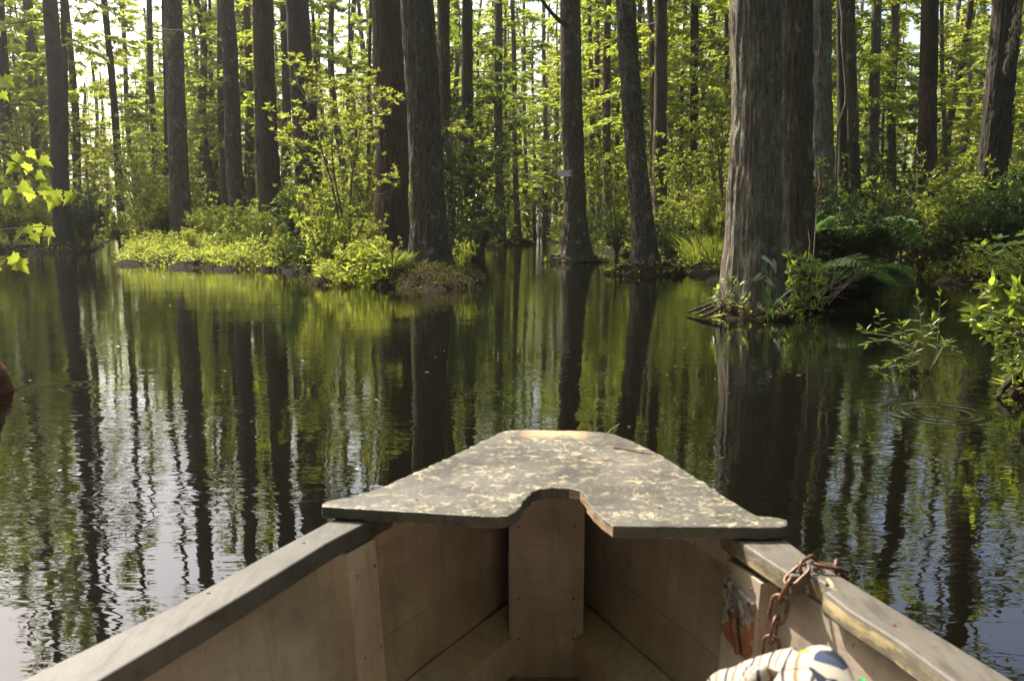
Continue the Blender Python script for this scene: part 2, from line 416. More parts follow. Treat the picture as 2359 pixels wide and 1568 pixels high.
def edge_dist(poly, X, Y):
    d = np.full(X.shape, 1e9); n = len(poly)
    for i in range(n):
        a = poly[i]; b_ = poly[(i + 1) % n]; ab = b_ - a; L = ab @ ab + 1e-12
        t = np.clip(((X - a[0]) * ab[0] + (Y - a[1]) * ab[1]) / L, 0, 1)
        d = np.minimum(d, np.hypot(X - a[0] - t * ab[0], Y - a[1] - t * ab[1]))
    return d
def land(X, Y):
    """signed distance to the shore, positive on land"""
    X = np.asarray(X, float); Y = np.asarray(Y, float)
    s = np.full(X.shape, -1e9)
    for p in BANKS:
        d = edge_dist(p, X, Y); s = np.maximum(s, np.where(inside(p, X, Y), d, -d))
    return np.maximum(s, (Y - FAR + 2))
def ground_z(X, Y):
    s = land(X, Y)
    nz = vnoise(X * 1.3 + 500, Y * 1.3 + 500, 5) - 0.5 + 0.5 * (vnoise(X * 4 + 500, Y * 4 + 500, 6) - 0.5)
    s = s + nz * 0.9
    return np.where(s > 0, np.minimum(0.04 + s * 0.22, 0.28) + nz * 0.08, np.maximum(s * 0.4, -0.6))
ys = np.concatenate([[-40, -10, 2], np.geomspace(5, 95, 190), [110, 140, 200, 320, 600, 1200]])
ss = np.linspace(-1, 1, 341)
Yg = np.repeat(ys[:, None], len(ss), 1)
Xg = ss[None, :] * (np.abs(Yg) * 0.95 + 6)
Zg = ground_z(Xg, Yg)
mb = MB()
i = np.arange(len(ys) - 1)[:, None] * len(ss); j = np.arange(len(ss) - 1)[None, :]
mb.add(np.stack([Xg, Yg, Zg], -1), np.stack([i + j, i + j + 1, i + j + 1 + len(ss), i + j + len(ss)], -1).reshape(-1, 4))
tag(link('ground', mb.build('ground', M['mud'])), 'dark muddy swamp ground under the trees along the banks', kind='structure')

# ------------------------------------------------------------------ boat plan (metres, read off the real edges)
GZ = 0.505
L_OUT = [(-0.95, -1.3), (-0.93, -0.4), (-0.86, 0.35), (-0.79, 0.75), (-0.706, 1.06), (-0.58, 1.287), (-0.473, 1.532), (-0.376, 1.742), (-0.368, 1.76)]
L_IN = [(-0.83, -1.3), (-0.81, -0.4), (-0.74, 0.35), (-0.675, 0.75), (-0.59, 1.066), (-0.475, 1.328), (-0.376, 1.57), (-0.281, 1.747), (-0.275, 1.76)]
R_OUT = [(0.90, -1.3), (0.88, -0.4), (0.83, 0.35), (0.785, 0.75), (0.72, 1.067), (0.655, 1.276), (0.585, 1.50), (0.562, 1.627), (0.555, 1.655)]
R_IN = [(0.79, -1.3), (0.77, -0.4), (0.73, 0.35), (0.69, 0.75), (0.628, 1.063), (0.604, 1.169), (0.568, 1.276), (0.533, 1.369), (0.509, 1.435), (0.448, 1.632), (0.452, 1.645)]
STEM_Y, ST_L, ST_R = 2.22, -0.012, 0.212
def lerp_line(line, y):
    ly = [p[1] for p in line]; lx = [p[0] for p in line]
    return float(np.interp(y, ly, lx))
def wall_x(side, y, z):
    """inner face of the planking"""
    if side < 0:
        top = lerp_line([(x - 0.045, yy) for x, yy in L_IN] + [(ST_L, STEM_Y)], y)
    else:
        top = lerp_line([(x + 0.045, yy) for x, yy in R_IN] + [(ST_R, STEM_Y)], y)
    k = (GZ - z) / 0.65
    mid = 0.1
    return top - (top - mid) * 0.16 * k * (1 - max(0, min(1, (y - 1.2) / 1.0)) * 0.75)

# water with a hole where the hull sits
hull = [(wall_x(-1, y, 0.0) - 0.012, y) for y in np.linspace(-1.29, STEM_Y, 16)] + [(wall_x(1, y, 0.0) + 0.012, y) for y in np.linspace(STEM_Y, -1.29, 16)]
BIG = 1500.0
mb = MB()
hv = np.array([[x, y, 0] for x, y in hull])
n = len(hv)
ang = np.array([math.atan2(y - 0.5, x) for x, y in hull])
r1 = np.stack([np.cos(ang) * 6, 0.5 + np.sin(ang) * 6, np.zeros(n)], 1)
r2 = np.stack([np.cos(ang) * BIG, 0.5 + np.sin(ang) * BIG, np.zeros(n)], 1)
V = np.concatenate([hv, r1, r2])
F = []
for a in range(n):
    b_ = (a + 1) % n
    F += [[b_, a, n + a, n + b_], [n + b_, n + a, 2 * n + a, 2 * n + b_]]
mb.add(V, np.array(F)[:, ::-1])
wm = mb.build('water', M['water'], False)
if wm.polygons[0].normal.z < 0: wm.flip_normals()
tag(link('water', wm), 'dark still swamp water reflecting the trunks and sky', kind='structure')

# ------------------------------------------------------------------ tree builders
def trunk_mesh(seed, r, H, mat, seg=24, nd=40, zd=9.0, flare=0.45, fh=0.6, lobe=0.06, ridge=0.02, taper=0.5, sway=0.06):
    g = rng(seed)
    zs = np.concatenate([[-0.5], np.linspace(0, zd, nd), np.linspace(zd, H, 10)[1:]])
    a = np.arange(seg) * 2 * math.pi / seg
    A, Z = np.meshgrid(a, zs)
    zc = np.maximum(Z, 0)
    rad = r * (1.06 - taper * zc / H) * (1 + flare * np.exp(-zc / fh))
    nl = int(g.integers(4, 7)); ph = g.random() * 6
    lob = np.cos(A * nl + ph + 0.15 * zc) + 0.6 * np.cos(A * (nl - 2) + ph * 2)
    rad = rad * (1 + lobe * lob * (0.10 + np.exp(-zc / (fh * 2.2))))
    nr = max(6, int(2 * math.pi * r / 0.05))
    if ridge:
        un = A / (2 * math.pi)
        n1 = vnoise(un * nr, Z * 1.9, seed + 1, nr); n2 = vnoise(un * nr * 2, Z * 4.5 + 9, seed + 2, nr * 2)
        n3 = vnoise(un * 5, Z * 0.8, seed + 3, 5)
        rad = rad + ridge * (1.3 * np.abs(n1 - 0.5) + 0.6 * np.abs(n2 - 0.5) - 0.45) * 2 + r * 0.07 * (n3 - 0.5)
    sx = sway * (np.sin(zs * 0.45 + g.random() * 6) - math.sin(0)) * np.clip(zs / 3, 0, 1)
    sy = sway * np.sin(zs * 0.37 + g.random() * 6) * np.clip(zs / 3, 0, 1)
    V = np.stack([np.cos(A) * rad + sx[:, None], np.sin(A) * rad + sy[:, None], Z], -1)
    i = np.arange(len(zs) - 1)[:, None] * seg; j = np.arange(seg)[None, :]; j2 = (j + 1) % seg
    mb = MB(); mb.add(V, np.stack([i + j, i + j2, i + seg + j2, i + seg + j], -1).reshape(-1, 4))
    return mb.build('trunk', mat)

def spray(mb, g, P, dirv, L, mat_leaf, mat_wood, ll=0.22, lw=0.07, dens=7, tw_r=0.006, wood=True):
    """one flat feathery cypress spray: a branch with side twigs and needle sprigs"""
    n = 7
    t = np.linspace(0, 1, n)
    d = unit(np.asarray(dirv, float))
    droop = 0.10 + 0.38 * g.random()
    path = np.asarray(P, float) + d * (t * L)[:, None] + np.array([0, 0, -1.0]) * (droop * L * t ** 2)[:, None] + (g.random((n, 3)) - 0.5) * 0.06 * L * t[:, None]
    if wood: mb.tube(path, np.linspace(0.012 + 0.008 * L, 0.004, n), 4, mat_wood, False)
    ntw = max(3, int(L * 4.5))
    S = np.sort(g.uniform(0.22, 1.0, ntw))
    side = np.where(g.random(ntw) < 0.5, -1, 1)
    base = np.stack([np.interp(S, t, path[:, k]) for k in range(3)], 1)
    sv = unit(np.cross(d, [0, 0, 1.0]))
    tl = (0.32 + 0.42 * g.random(ntw)) * (1.15 - 0.5 * S) * min(1.0, 0.45 + L * 0.25)
    td = unit(d[None] * (0.55 + 0.4 * g.random((ntw, 1))) + sv[None] * side[:, None] * (0.6 + 0.5 * g.random((ntw, 1))) + np.array([0, 0, 1.0]) * (g.random((ntw, 1)) * 0.95 - 0.62))
    q = np.arange(dens) / dens * 0.9 + 0.1
    LP = base[:, None, :] + td[:, None, :] * (tl[:, None] * q[None])[:, :, None]
    LP[:, :, 2] -= 0.12 * tl[:, None] * q[None] ** 2
    LP = np.repeat(LP.reshape(-1, 3), 2, 0)
    TD = np.repeat(np.repeat(td, dens, 0), 2, 0)
    s2 = np.tile([1.0, -1.0], len(LP) // 2)
    TS = unit(np.cross(TD, [0, 0, 1.0]))
    D = TD * 0.8 + TS * s2[:, None] * 0.75 + (g.random(TD.shape) - 0.5) * 0.9 - [0, 0, 0.22]
    U = np.array([0, 0, 1.0]) + (g.random(TD.shape) - 0.5) * 1.9
    sz = 0.45 + 0.95 * g.random(len(LP))
    mb.leaves(LP, D, U, ll * sz, lw * sz, mat_leaf, 0.2)

def cypress_crown(seed, z0, z1, nb, Lmax, ll=0.30, lw=0.105, dens=6, leaf='cypress', moss=0):
    g = rng(seed); mb = MB()
    for k in range(nb):
        f = (k + g.random()) / nb
        z = z0 + (z1 - z0) * f
        az = g.random() * 2 * math.pi
        L = Lmax * (0.45 + 0.55 * g.random()) * (1.0 - 0.55 * max(0, f - 0.5) * 2)
        P = np.array([0, 0, z])
        d = np.array([math.cos(az), math.sin(az), 0.02 + 0.45 * g.random() * (0.4 + f)])
        spray(mb, g, P, d, L, 0, 1, ll, lw, dens)
        if moss and g.random() < moss:
            m_ = 14
            t = g.uniform(0.3, 0.9, m_)
            B = P + unit(d) * (t * L)[:, None] - np.array([0, 0, 0.1])
            for q in range(3):
                mb.leaves(B - np.array([0, 0, 0.22 * q]), np.array([0, 0, -1.0]) + (g.random((m_, 3)) - .5) * 0.5, g.random((m_, 3)) - .5, 0.35, 0.04, 2)
    return mb.build('crown', [M[leaf], M['twig'], M['moss_hang']], False)

LOW = [cypress_crown(100 + k, 2.8, 21, 54, 2.9, dens=6) for k in range(4)]       # branches from low on the trunk
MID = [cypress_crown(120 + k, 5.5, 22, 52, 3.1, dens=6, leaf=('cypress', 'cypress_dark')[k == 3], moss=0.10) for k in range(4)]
HIGH = [cypress_crown(140 + k, 8.8, 22, 50, 3.2, ll=0.24, lw=0.085, dens=7, moss=0.15) for k in range(3)]
TOP = [cypress_crown(180 + k, 15.5, 23, 34, 2.6, ll=0.24, lw=0.085, dens=6) for k in range(2)]
THIN = [cypress_crown(160 + k, 4.0, 19, 40, 2.3, dens=6) for k in range(3)]

def root_mound(seed, rx, ry, h, k=44, rings=14, fringe=260):
    g = rng(seed); mb = MB()
    A, T = np.meshgrid(np.arange(k) * 2 * math.pi / k, np.linspace(0, 1, rings))
    un = A / (2 * math.pi)
    nz = vnoise(un * 9, T * 3 + seed, seed, 9) - 0.5 + 0.6 * (vnoise(un * 20, T * 7, seed + 1, 20) - 0.5)
    rr = (1 - T ** 1.7) * (1 + 0.45 * nz * (1 - T)) + 0.02
    X = np.cos(A) * rx * rr; Y = np.sin(A) * ry * rr
    Z = -0.25 + (h + 0.25) * T ** 0.75 + nz * h * 1.1 * np.sin(T * math.pi)
    i = np.arange(rings - 1)[:, None] * k; j = np.arange(k)[None]; j2 = (j + 1) % k
    V = np.stack([X, Y, Z], -1)
    mb.add(V, np.stack([i + j, i + j2, i + k + j2, i + k + j], -1).reshape(-1, 4), 0)
    Vs = V.reshape(-1, 3); Vs = Vs[Vs[:, 2] > 0.0]
    B = Vs[g.integers(0, len(Vs), fringe)]
    D = unit(B * [1, 1, 0.3]) + (g.random(B.shape) - 0.5) * 1.0 + [0, 0, 0.4]
    mb.leaves(B, D, [0, 0, 1.0] + (g.random(B.shape) - 0.5), g.uniform(0.05, 0.22, fringe), g.uniform(0.010, 0.035, fringe), 1)
    for q in range(7):      # exposed roots running down into the water
        a = g.random() * 6.28; r0 = 0.35 + 0.2 * g.random()
        P = [[math.cos(a + 0.2 * w * (g.random() - .5)) * rx * (r0 + 0.16 * w), math.sin(a + 0.1 * w) * ry * (r0 + 0.16 * w), h * (0.75 - 0.22 * w) + 0.03] for w in range(5)]
        mb.tube(P, np.linspace(0.035, 0.015, 5), 5, 2)
    return mb.build('root_mound', [M['mound'], M['cover'], M['bark_dark']])

def tree(name, label, x, Y, dia, H, bark, crown, lean=0.0, lean_y=0.0, rotz=None, seed=1, detail=1, flare=0.45, fh=0.6, group=None, cat='tree', mound=None, base=0.05, sway=0.06, cs=1.0, taper=0.5):
    e = empty(name, (x, Y, base), (-lean_y, lean, 0))
    tag(e, label, cat, group)
    seg, nd, ridge = {0: (12, 16, 0.0), 1: (24, 46, 0.022), 2: (110, 190, 0.030)}[detail]
    tm = trunk_mesh(seed, dia / 2, H, M[bark], seg, nd, 5.5 if detail == 2 else 9.0, flare, fh, 0.05 if detail == 2 else 0.09, ridge, taper, sway)
    link('trunk', tm, e, rot=(0, 0, 0))
    if crown is not None:
        link('crown', crown, e, rot=(0, 0, rnd.random() * 6.28 if rotz is None else rotz), sc=(cs, cs, H / 22.0))
    if mound:
        rx, ry, h = mound
        link('root_mound', root_mound(seed + 50, rx, ry, h), e, rot=(lean_y, -lean, 0))
    return e

# name, base u, distance, top u at the frame's upper edge, width (u), bark, crown, detail, flare, fh, label
HEROES = [
 ('a', 40, 42, -5, 26, 'bark_dark', 'MID', 1, 'leftmost grey cypress leaning outward behind the bright maple leaves'),
 ('b', 92, 52, 65, 21, 'bark_grey', 'LOW', 1, 'slender grey cypress between the leftmost leaning trunk and the thick dark trunk'),
 ('c', 150, 36, 113, 35, 'bark_dark', None, 1, 'thick dark cypress rising from the water edge left of the inlet'),
 ('d', 160, 40, 142, 14, 'bark_dark', 'MID', 1, 'thin dark trunk half hidden behind the thick dark cypress by the inlet'),
 ('e', 288, 42, 240, 17, 'bark_dark', 'THIN', 1, 'slim dark cypress leaning left over the mouth of the inlet'),
 ('f', 323, 54, 274, 12, 'bark_grey', 'THIN', 1, 'thin crooked trunk leaning left just right of the inlet mouth'),
 ('g', 366, 50, 342, 15, 'bark_dark', 'THIN', 1, 'straight thin dark cypress left of the broad pale trunk'),
 ('h', 384, 37, 378, 10, 'bark_dark', None, 1, 'very thin dark trunk touching the left edge of the broad pale trunk'),
 ('i', 422, 32, 396, 43, 'bark_pale', 'TOP', 2, 'broad pale brown cypress standing above the bushes of the low spit'),
 ('j', 491, 55, 469, 13, 'bark_grey', 'LOW', 1, 'thin grey trunk standing in a bright gap right of the broad pale cypress'),
 ('k', 506, 52, 479, 10, 'bark_dark', 'THIN', 1, 'very thin dark trunk in the bright gap beside the thin grey trunk'),
 ('l', 522, 46, 507, 20, 'bark_dark', 'MID', 1, 'dark trunk half covered by the leaning cypress with the long bare branch'),
 ('m', 562, 29, 513, 37, 'bark_grey', 'TOP', 2, 'leaning grey cypress with a long bare branch reaching left'),
 ('n', 584, 46, 567, 18, 'bark_dark', 'MID', 1, 'narrow dark trunk right of the leaning cypress with the bare branch'),
 ('o', 632, 26, 605, 48, 'bark_red', 'TOP', 2, 'stout brown cypress left of the bright rosette shrub'),
 ('p', 662, 40, 654, 22, 'bark_dark', 'MID', 1, 'dark trunk squeezed behind the stout brown cypress'),
 ('q', 717, 30, 688, 56, 'bark_dark', 'TOP', 1, 'wide dark cypress behind the bright rosette shrub'),
 ('r', 851, 30, 853, 9, 'bark_dark', None, 1, 'thin dark trunk at the left edge of the big reddish cypress'),
 ('s', 902, 20.5, 893, 74, 'bark_red', 'TOP', 2, 'big reddish brown cypress just behind the big trunk at the bank tip'),
 ('t', 992, 16.7, 964, 75, 'bark_grey', 'TOP', 2, 'big grey brown cypress with lichened foot at the tip of the left bank'),
 ('u', 1034, 27, 1022, 31, 'bark_red', 'MID', 1, 'reddish trunk hung with moss right behind the big cypress at the bank tip'),
 ('v', 1084, 33, 1075, 28, 'bark_dark', 'MID', 1, 'dark greenish trunk wrapped in leaves left of the narrow channel'),
 ('w', 1152, 47, 1147, 21, 'bark_dark', 'MID', 1, 'straight dark cypress at the left shore of the narrow channel'),
 ('x', 1171, 56, 1163, 9, 'bark_red', 'THIN', 1, 'thin reddish trunk between the straight dark cypress and the marked trunk'),
 ('y', 1193, 50, 1179, 13, 'bark_grey', 'LOW', 1, 'slim grey cypress carrying the small white marker'),
 ('z', 1215, 62, 1205, 9, 'bark_grey', 'LOW', 1, 'thin trunk just right of the trunk with the small white marker'),
 ('aa', 1232, 70, 1226, 7, 'bark_dark', 'THIN', 1, 'very thin far trunk at the end of the narrow channel'),
 ('ab', 1257, 67, 1253, 11, 'bark_grey', 'LOW', 1, 'slim trunk at the far end of the channel left of the arrow sign'),
 ('ac', 1325, 25.6, 1317, 50, 'bark_grey', 'HIGH', 2, 'stout grey cypress with the arrow sign standing on its own mossy mound'),
 ('ad', 1366, 45, 1358, 12, 'bark_dark', 'LOW', 1, 'thin dark trunk just right of the cypress with the arrow sign'),
 ('ae', 1381, 48, 1374, 15, 'bark_red', 'MID', 1, 'thin reddish trunk second to the right of the cypress with the arrow sign'),
 ('af', 1398, 38, 1400, 20, 'bark_grey', 'MID', 1, 'straight grey trunk midway between the arrow sign cypress and the flaky leaning one'),
 ('ag', 1422, 50, 1424, 11, 'bark_dark', 'LOW', 1, 'thin dark trunk at the left edge of the flaky leaning cypress'),
 ('ah', 1488, 19.2, 1443, 47, 'bark_flaky', 'HIGH', 2, 'flaky lichen spotted cypress leaning left on a dark root mound'),
 ('ai', 1508, 34, 1497, 16, 'bark_pale', 'MID', 1, 'pale thin trunk right behind the flaky leaning cypress'),
 ('aj', 1523, 31, 1520, 32, 'bark_red', 'HIGH', 1, 'brown cypress right of the flaky leaning one'),
 ('ak', 1604, 34, 1598, 20, 'bark_dark', 'MID', 1, 'dark gnarled trunk left of the nearest giant cypress'),
 ('al', 1622, 48, 1616, 12, 'bark_grey', 'LOW', 1, 'thin trunk right of the dark gnarled trunk'),
 ('am', 1640, 44, 1640, 21, 'bark_grey', 'MID', 1, 'grey trunk between the gnarled trunk and the nearest giant cypress'),
 ('an', 1668, 40, 1674, 11, 'bark_dark', 'LOW', 1, 'thin dark trunk at the left edge of the nearest giant cypress'),
 ('ao', 1733, 10.35, 1730, 104, 'bark_lichen', 'HIGH', 2, 'nearest giant cypress with lichen patches and sunlit left edge'),
 ('ap', 1832, 13.5, 1826, 80, 'bark_grey', 'HIGH', 2, 'huge dark cypress directly behind the nearest giant trunk'),
 ('aq', 1902, 18.5, 1892, 50, 'bark_lichen', 'HIGH', 2, 'grey striped cypress rising behind the dark ferns'),
 ('ar', 1950, 24, 1934, 22, 'bark_dark', None, 1, 'dark trunk with a pale hanging vine right of the grey striped cypress'),
 ('as', 1968, 26, 1957, 30, 'bark_grey', 'MID', 1, 'grey trunk beside the pale hanging vine'),
 ('at', 2008, 36, 2018, 25, 'bark_grey', 'MID', 1, 'grey trunk standing in the gap left of the reddish trunk on the right bank'),
 ('au', 2050, 40, 2062, 21, 'bark_dark', 'MID', 1, 'dark trunk behind the thicket left of the reddish trunk on the right bank'),
 ('av', 2138, 24, 2140, 40, 'bark_red', 'HIGH', 2, 'reddish brown cypress with a scarred foot on the right bank'),
 ('aw', 2178, 40, 2172, 11, 'bark_pale', 'LOW', 1, 'thin pale trunk right behind the reddish cypress on the right bank'),
 ('ax', 2268, 20.5, 2322, 60, 'bark_dark', 'HIGH', 2, 'heavy dark cypress leaning right at the right edge of the wood'),
 ('ay', 2268, 30, 2290, 14, 'bark_pale', None, 1, 'thin pale trunk leaning against the heavy dark cypress on the right'),
]
MOUNDS = {'t': (1.10, 0.85, 0.16), 'ac': (1.0, 0.85, 0.30), 'ah': (1.0, 0.8, 0.30), 'ao': (0.78, 0.80, 0.16), 'c': (1.1, 0.9, 0.25), 'w': (1.2, 0.9, 0.3), 'y': (1.2, 0.9, 0.3), 'av': (0.8, 0.7, 0.2)}
FLARE = {'t': (0.95, 0.55), 'ac': (0.85, 0.7), 'ah': (0.50, 0.7), 'ao': (0.42, 0.75), 'av': (0.45, 0.7), 'c': (0.5, 1.0), 'w': (0.6, 0.9), 'y': (0.9, 0.9)}
SETS = {'LOW': LOW, 'MID': MID, 'HIGH': HIGH, 'THIN': THIN, 'TOP': TOP}
TREE = {}
for k, (key, ub, Y, ut, w, bark, cset, det, label) in enumerate(HEROES):
    x = x_at(ub, Y); top = at_y(ut, 0, Y)
    lean = math.atan2(top.x - x, top.z)
    dia = w / FU * Y * 0.98
    H = 22 + rnd.uniform(-1.5, 3) if dia > 0.35 else 18 + rnd.uniform(-1, 3)
    if key in 'abcd': H = 28
    cr = rnd.choice(SETS[cset]) if cset else None
    fl, fh = FLARE.get(key, (0.35 + 0.2 * rnd.random(), 0.6 + 0.5 * rnd.random()))
    TREE[key] = tree('cypress_tree', label, x, Y, dia, H, bark, cr, lean, 0, None, 300 + k * 7, det, fl, fh, None, 'tree', MOUNDS.get(key), 0.03,
                     0.10 if key in 'fmk' else 0.05, 1.2 if key in 'abd' else 1.0, 0.45)
    TREE[key]['dia'] = dia
# bare dead limbs
mb = MB(); P0 = at_y(498, 97, 28.7); P1 = at_y(325, 65, 28.2)
t_ = np.linspace(0, 1, 9)
path = np.array([[*(P0.lerp(P1, s))] for s in t_]) + np.array([[0, 0, 0.14 * math.sin(s * 3.0) + 0.03 * math.sin(s * 17)] for s in t_])
mb.tube(path, np.linspace(0.045, 0.014, 9), 6)
for s, dx, dz in ((0.35, -0.25, 0.14), (0.55, -0.3, -0.12), (0.75, -0.25, 0.12)):
    b_ = path[int(s * 8)]; mb.tube([b_, b_ + [dx * .5, 0.1, dz * .4], b_ + [dx, 0.15, dz]], [0.012, 0.009, 0.005], 4)
o = link('bare_branch', mb.build('bare_branch', M['dead']))
bpy.context.view_layer.update()
o.parent = TREE['m']; o.matrix_parent_inverse = TREE['m'].matrix_world.inverted()
mb = MB(); P0 = at_y(1308, 62, 25.4); P1 = at_y(1235, -20, 25.0)
path = np.array([[*(P0.lerp(P1, s))] for s in t_]) + np.array([[0, 0, -0.12 * math.sin(s * 3.1)] for s in t_])
mb.tube(path, np.linspace(0.075, 0.045, 9), 7)
o = link('limb', mb.build('limb', M['bark_dark'])); o.parent = TREE['ac']; o.matrix_parent_inverse = TREE['ac'].matrix_world.inverted()
mb = MB()   # low feathery sprays growing straight from nearer trunks
g = rng(88)
for (u, v, Y, dx, L) in ((1008, 285, 20, 1.0, 0.75), (1012, 292, 20.3, 0.95, 0.8), (1015, 280, 19.8, 0.8, 0.65)):
    p = at_y(u, v, Y); spray(mb, g, np.array(p), np.array([dx, -0.2 + 0.2 * g.random(), 0.12]), L, 0, 1, 0.13, 0.04, 9)
o = link('side_spray', mb.build('side_spray', [M['cypress'], M['twig']], False)); o.parent = TREE['u']; o.matrix_parent_inverse = TREE['u'].matrix_world.inverted()

# ------------------------------------------------------------------ background wood, one tree at a time
BARKS = ['bark_grey', 'bark_dark', 'bark_pale', 'bark_red']
TR = [trunk_mesh(700 + k, 0.5, 22, M[BARKS[k % 4]], 12, 22, 10, 0.35, 0.8, 0.08, 0.0, 0.55, 0.5) for k in range(8)]
ZONES = [
 (-120, 260, 44, 88, 36, 'in the sunlit wood beyond the far left bank', 'slim cypresses in the wood beyond the far left bank'),
 (300, 660, 46, 88, 36, 'in the bright wood behind the low green spit', 'slim cypresses in the bright wood behind the spit'),
 (690, 1060, 40, 88, 34, 'behind the two big trunks at the bank tip', 'slim cypresses behind the two big trunks'),
 (1070, 1300, 68, 90, 22, 'at the far end of the narrow channel', 'thin cypresses at the end of the channel'),
 (1340, 1680, 44, 88, 44, 'between the arrow sign trunk and the giant cypress', 'slim cypresses right of the arrow sign'),
 (1800, 2120, 34, 88, 36, 'in the shade behind the ferns and back pool', 'slim cypresses behind the ferns'),
 (2150, 2440, 34, 88, 38, 'behind the heavy leaning trunk on the right bank', 'slim cypresses behind the right bank'),
]
placed = [(t.location.x, t.location.y) for t in TREE.values()]
proto = None
for (u0, u1, y0, y1, cnt, label, group) in ZONES:
    done = tries = 0
    while done < cnt and tries < 4000:
        tries += 1
        Y = y0 + (y1 - y0) * rnd.random() ** 0.8
        x = x_at(rnd.uniform(u0, u1), Y)
        if Y < 80 and float(land(np.array([x]), np.array([Y]))[0]) < 0.6: continue
        if any((x - a) ** 2 + (Y - b_) ** 2 < 2.2 for a, b_ in placed): continue
        placed.append((x, Y)); done += 1
        if proto is None:
            proto = empty('cypress_tree', (0, 0, 0)); link('trunk', TR[0], proto); link('crown', LOW[0], proto); e = proto
        else: e = copy_tree(proto)
        ln_ = rnd.gauss(0, 0.034)
        e.location = (x, Y, 0.15); e.rotation_euler = (rnd.gauss(0, 0.02), ln_, 0)
        hs = rnd.uniform(0.72, 1.12)
        uu = 1179.5 + FU * x / Y
        if 190 < uu < 440: hs *= 0.74
        if uu < 180: hs *= 1.22
        kt = rnd.randrange(8); kd_ = rnd.randrange(5)
        lw_ = 'leaning left' if ln_ < -0.012 else 'leaning right' if ln_ > 0.012 else 'standing straight'
        dw_ = 'nearer' if Y < 58 else 'farther'
        tag(e, f"{('pencil thin', 'thin', 'slim', 'medium sized', 'stout')[kd_]} {('grey', 'dark', 'pale', 'reddish')[kt % 4]} {dw_} cypress {lw_} {label}", 'tree', group)
        for ch in e.children:
            if ch.name.startswith('trunk'):
                ch.rotation_euler.z = rnd.random() * 6.28; ch.data = TR[kt]; d_ = [0.22, 0.28, 0.34, 0.42, 0.5][kd_] * (0.9 + 0.2 * rnd.random()); ch.scale = (d_, d_, hs)
            else:
                ch.rotation_euler.z = rnd.random() * 6.28; ch.data = rnd.choice(LOW + LOW + MID + THIN); cs = rnd.uniform(0.62, 0.95); ch.scale = (cs, cs, hs)

# far wood that reads as one mass
g = rng(5); mb = MB()
for k in range(230):
    Y = g.uniform(92, 150); x = g.uniform(-0.72, 0.72) * Y
    h = g.uniform(15, 24); r = g.uniform(0.10, 0.24); ln = g.normal(0, 0.02) * h
    mb.tube([[x, Y, 0], [x + ln * .5, Y, h * .5], [x + ln, Y, h]], [r * 1.2, r * .9, r * .4], 5, 1, False)
    nl = 260
    B = np.stack([x + g.normal(0, 1.5, nl), Y + g.normal(0, 1.5, nl), 0.5 + (h) * g.random(nl) ** 0.9], 1)
    mb.leaves(B, np.concatenate([g.normal(0, 1, (nl, 2)), g.normal(-0.1, 0.25, (nl, 1))], 1), [0, 0, 1.0] + g.normal(0, 0.4, (nl, 3)), g.uniform(0.45, 1.0, nl), g.uniform(0.12, 0.32, nl), 0)
tag(link('far_woods', mb.build('far_woods', [M['cypress'], M['bark_grey']], False)), 'far off sunlit cypress wood seen between the trunks', 'woods', kind='stuff')

# wood closing in around the boat, out of frame to the sides and behind (shades the trunks' near sides as in a swamp)
g = rng(15); mb = MB()
for k in range(120):
    while True:
        a = g.uniform(math.pi * 1.0, math.pi * 2.0) if k < 90 else g.choice([g.uniform(-0.05, 0.55), math.pi - g.uniform(-0.05, 0.50)])
        d = g.uniform(11, 34) if k < 90 else g.uniform(18, 40)
        x, Y = d * math.cos(a), d * math.sin(a)
        if abs(x) > 0.80 * Y + 2.0: break
    h = g.uniform(17, 24); r = g.uniform(0.15, 0.36)
    mb.tube([[x, Y, -0.4], [x, Y, 0.8], [x, Y, h * .5], [x, Y, h]], [r * 1.8, r * 1.2, r * .9, r * .3], 8, 1, False)
    nl = 520
    B = np.stack([x + g.normal(0, 1.7, nl), Y + g.normal(0, 1.7, nl), 3.0 + (h - 2) * g.random(nl)], 1)
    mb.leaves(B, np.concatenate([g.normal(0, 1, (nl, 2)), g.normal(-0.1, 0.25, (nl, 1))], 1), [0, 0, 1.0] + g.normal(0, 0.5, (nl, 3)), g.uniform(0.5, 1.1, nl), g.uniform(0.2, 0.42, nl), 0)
tag(link('side_woods', mb.build('side_woods', [M['cypress_dark'], M['bark_dark']], False)), 'shady cypress wood standing around the pool beside the boat', 'woods', kind='stuff')

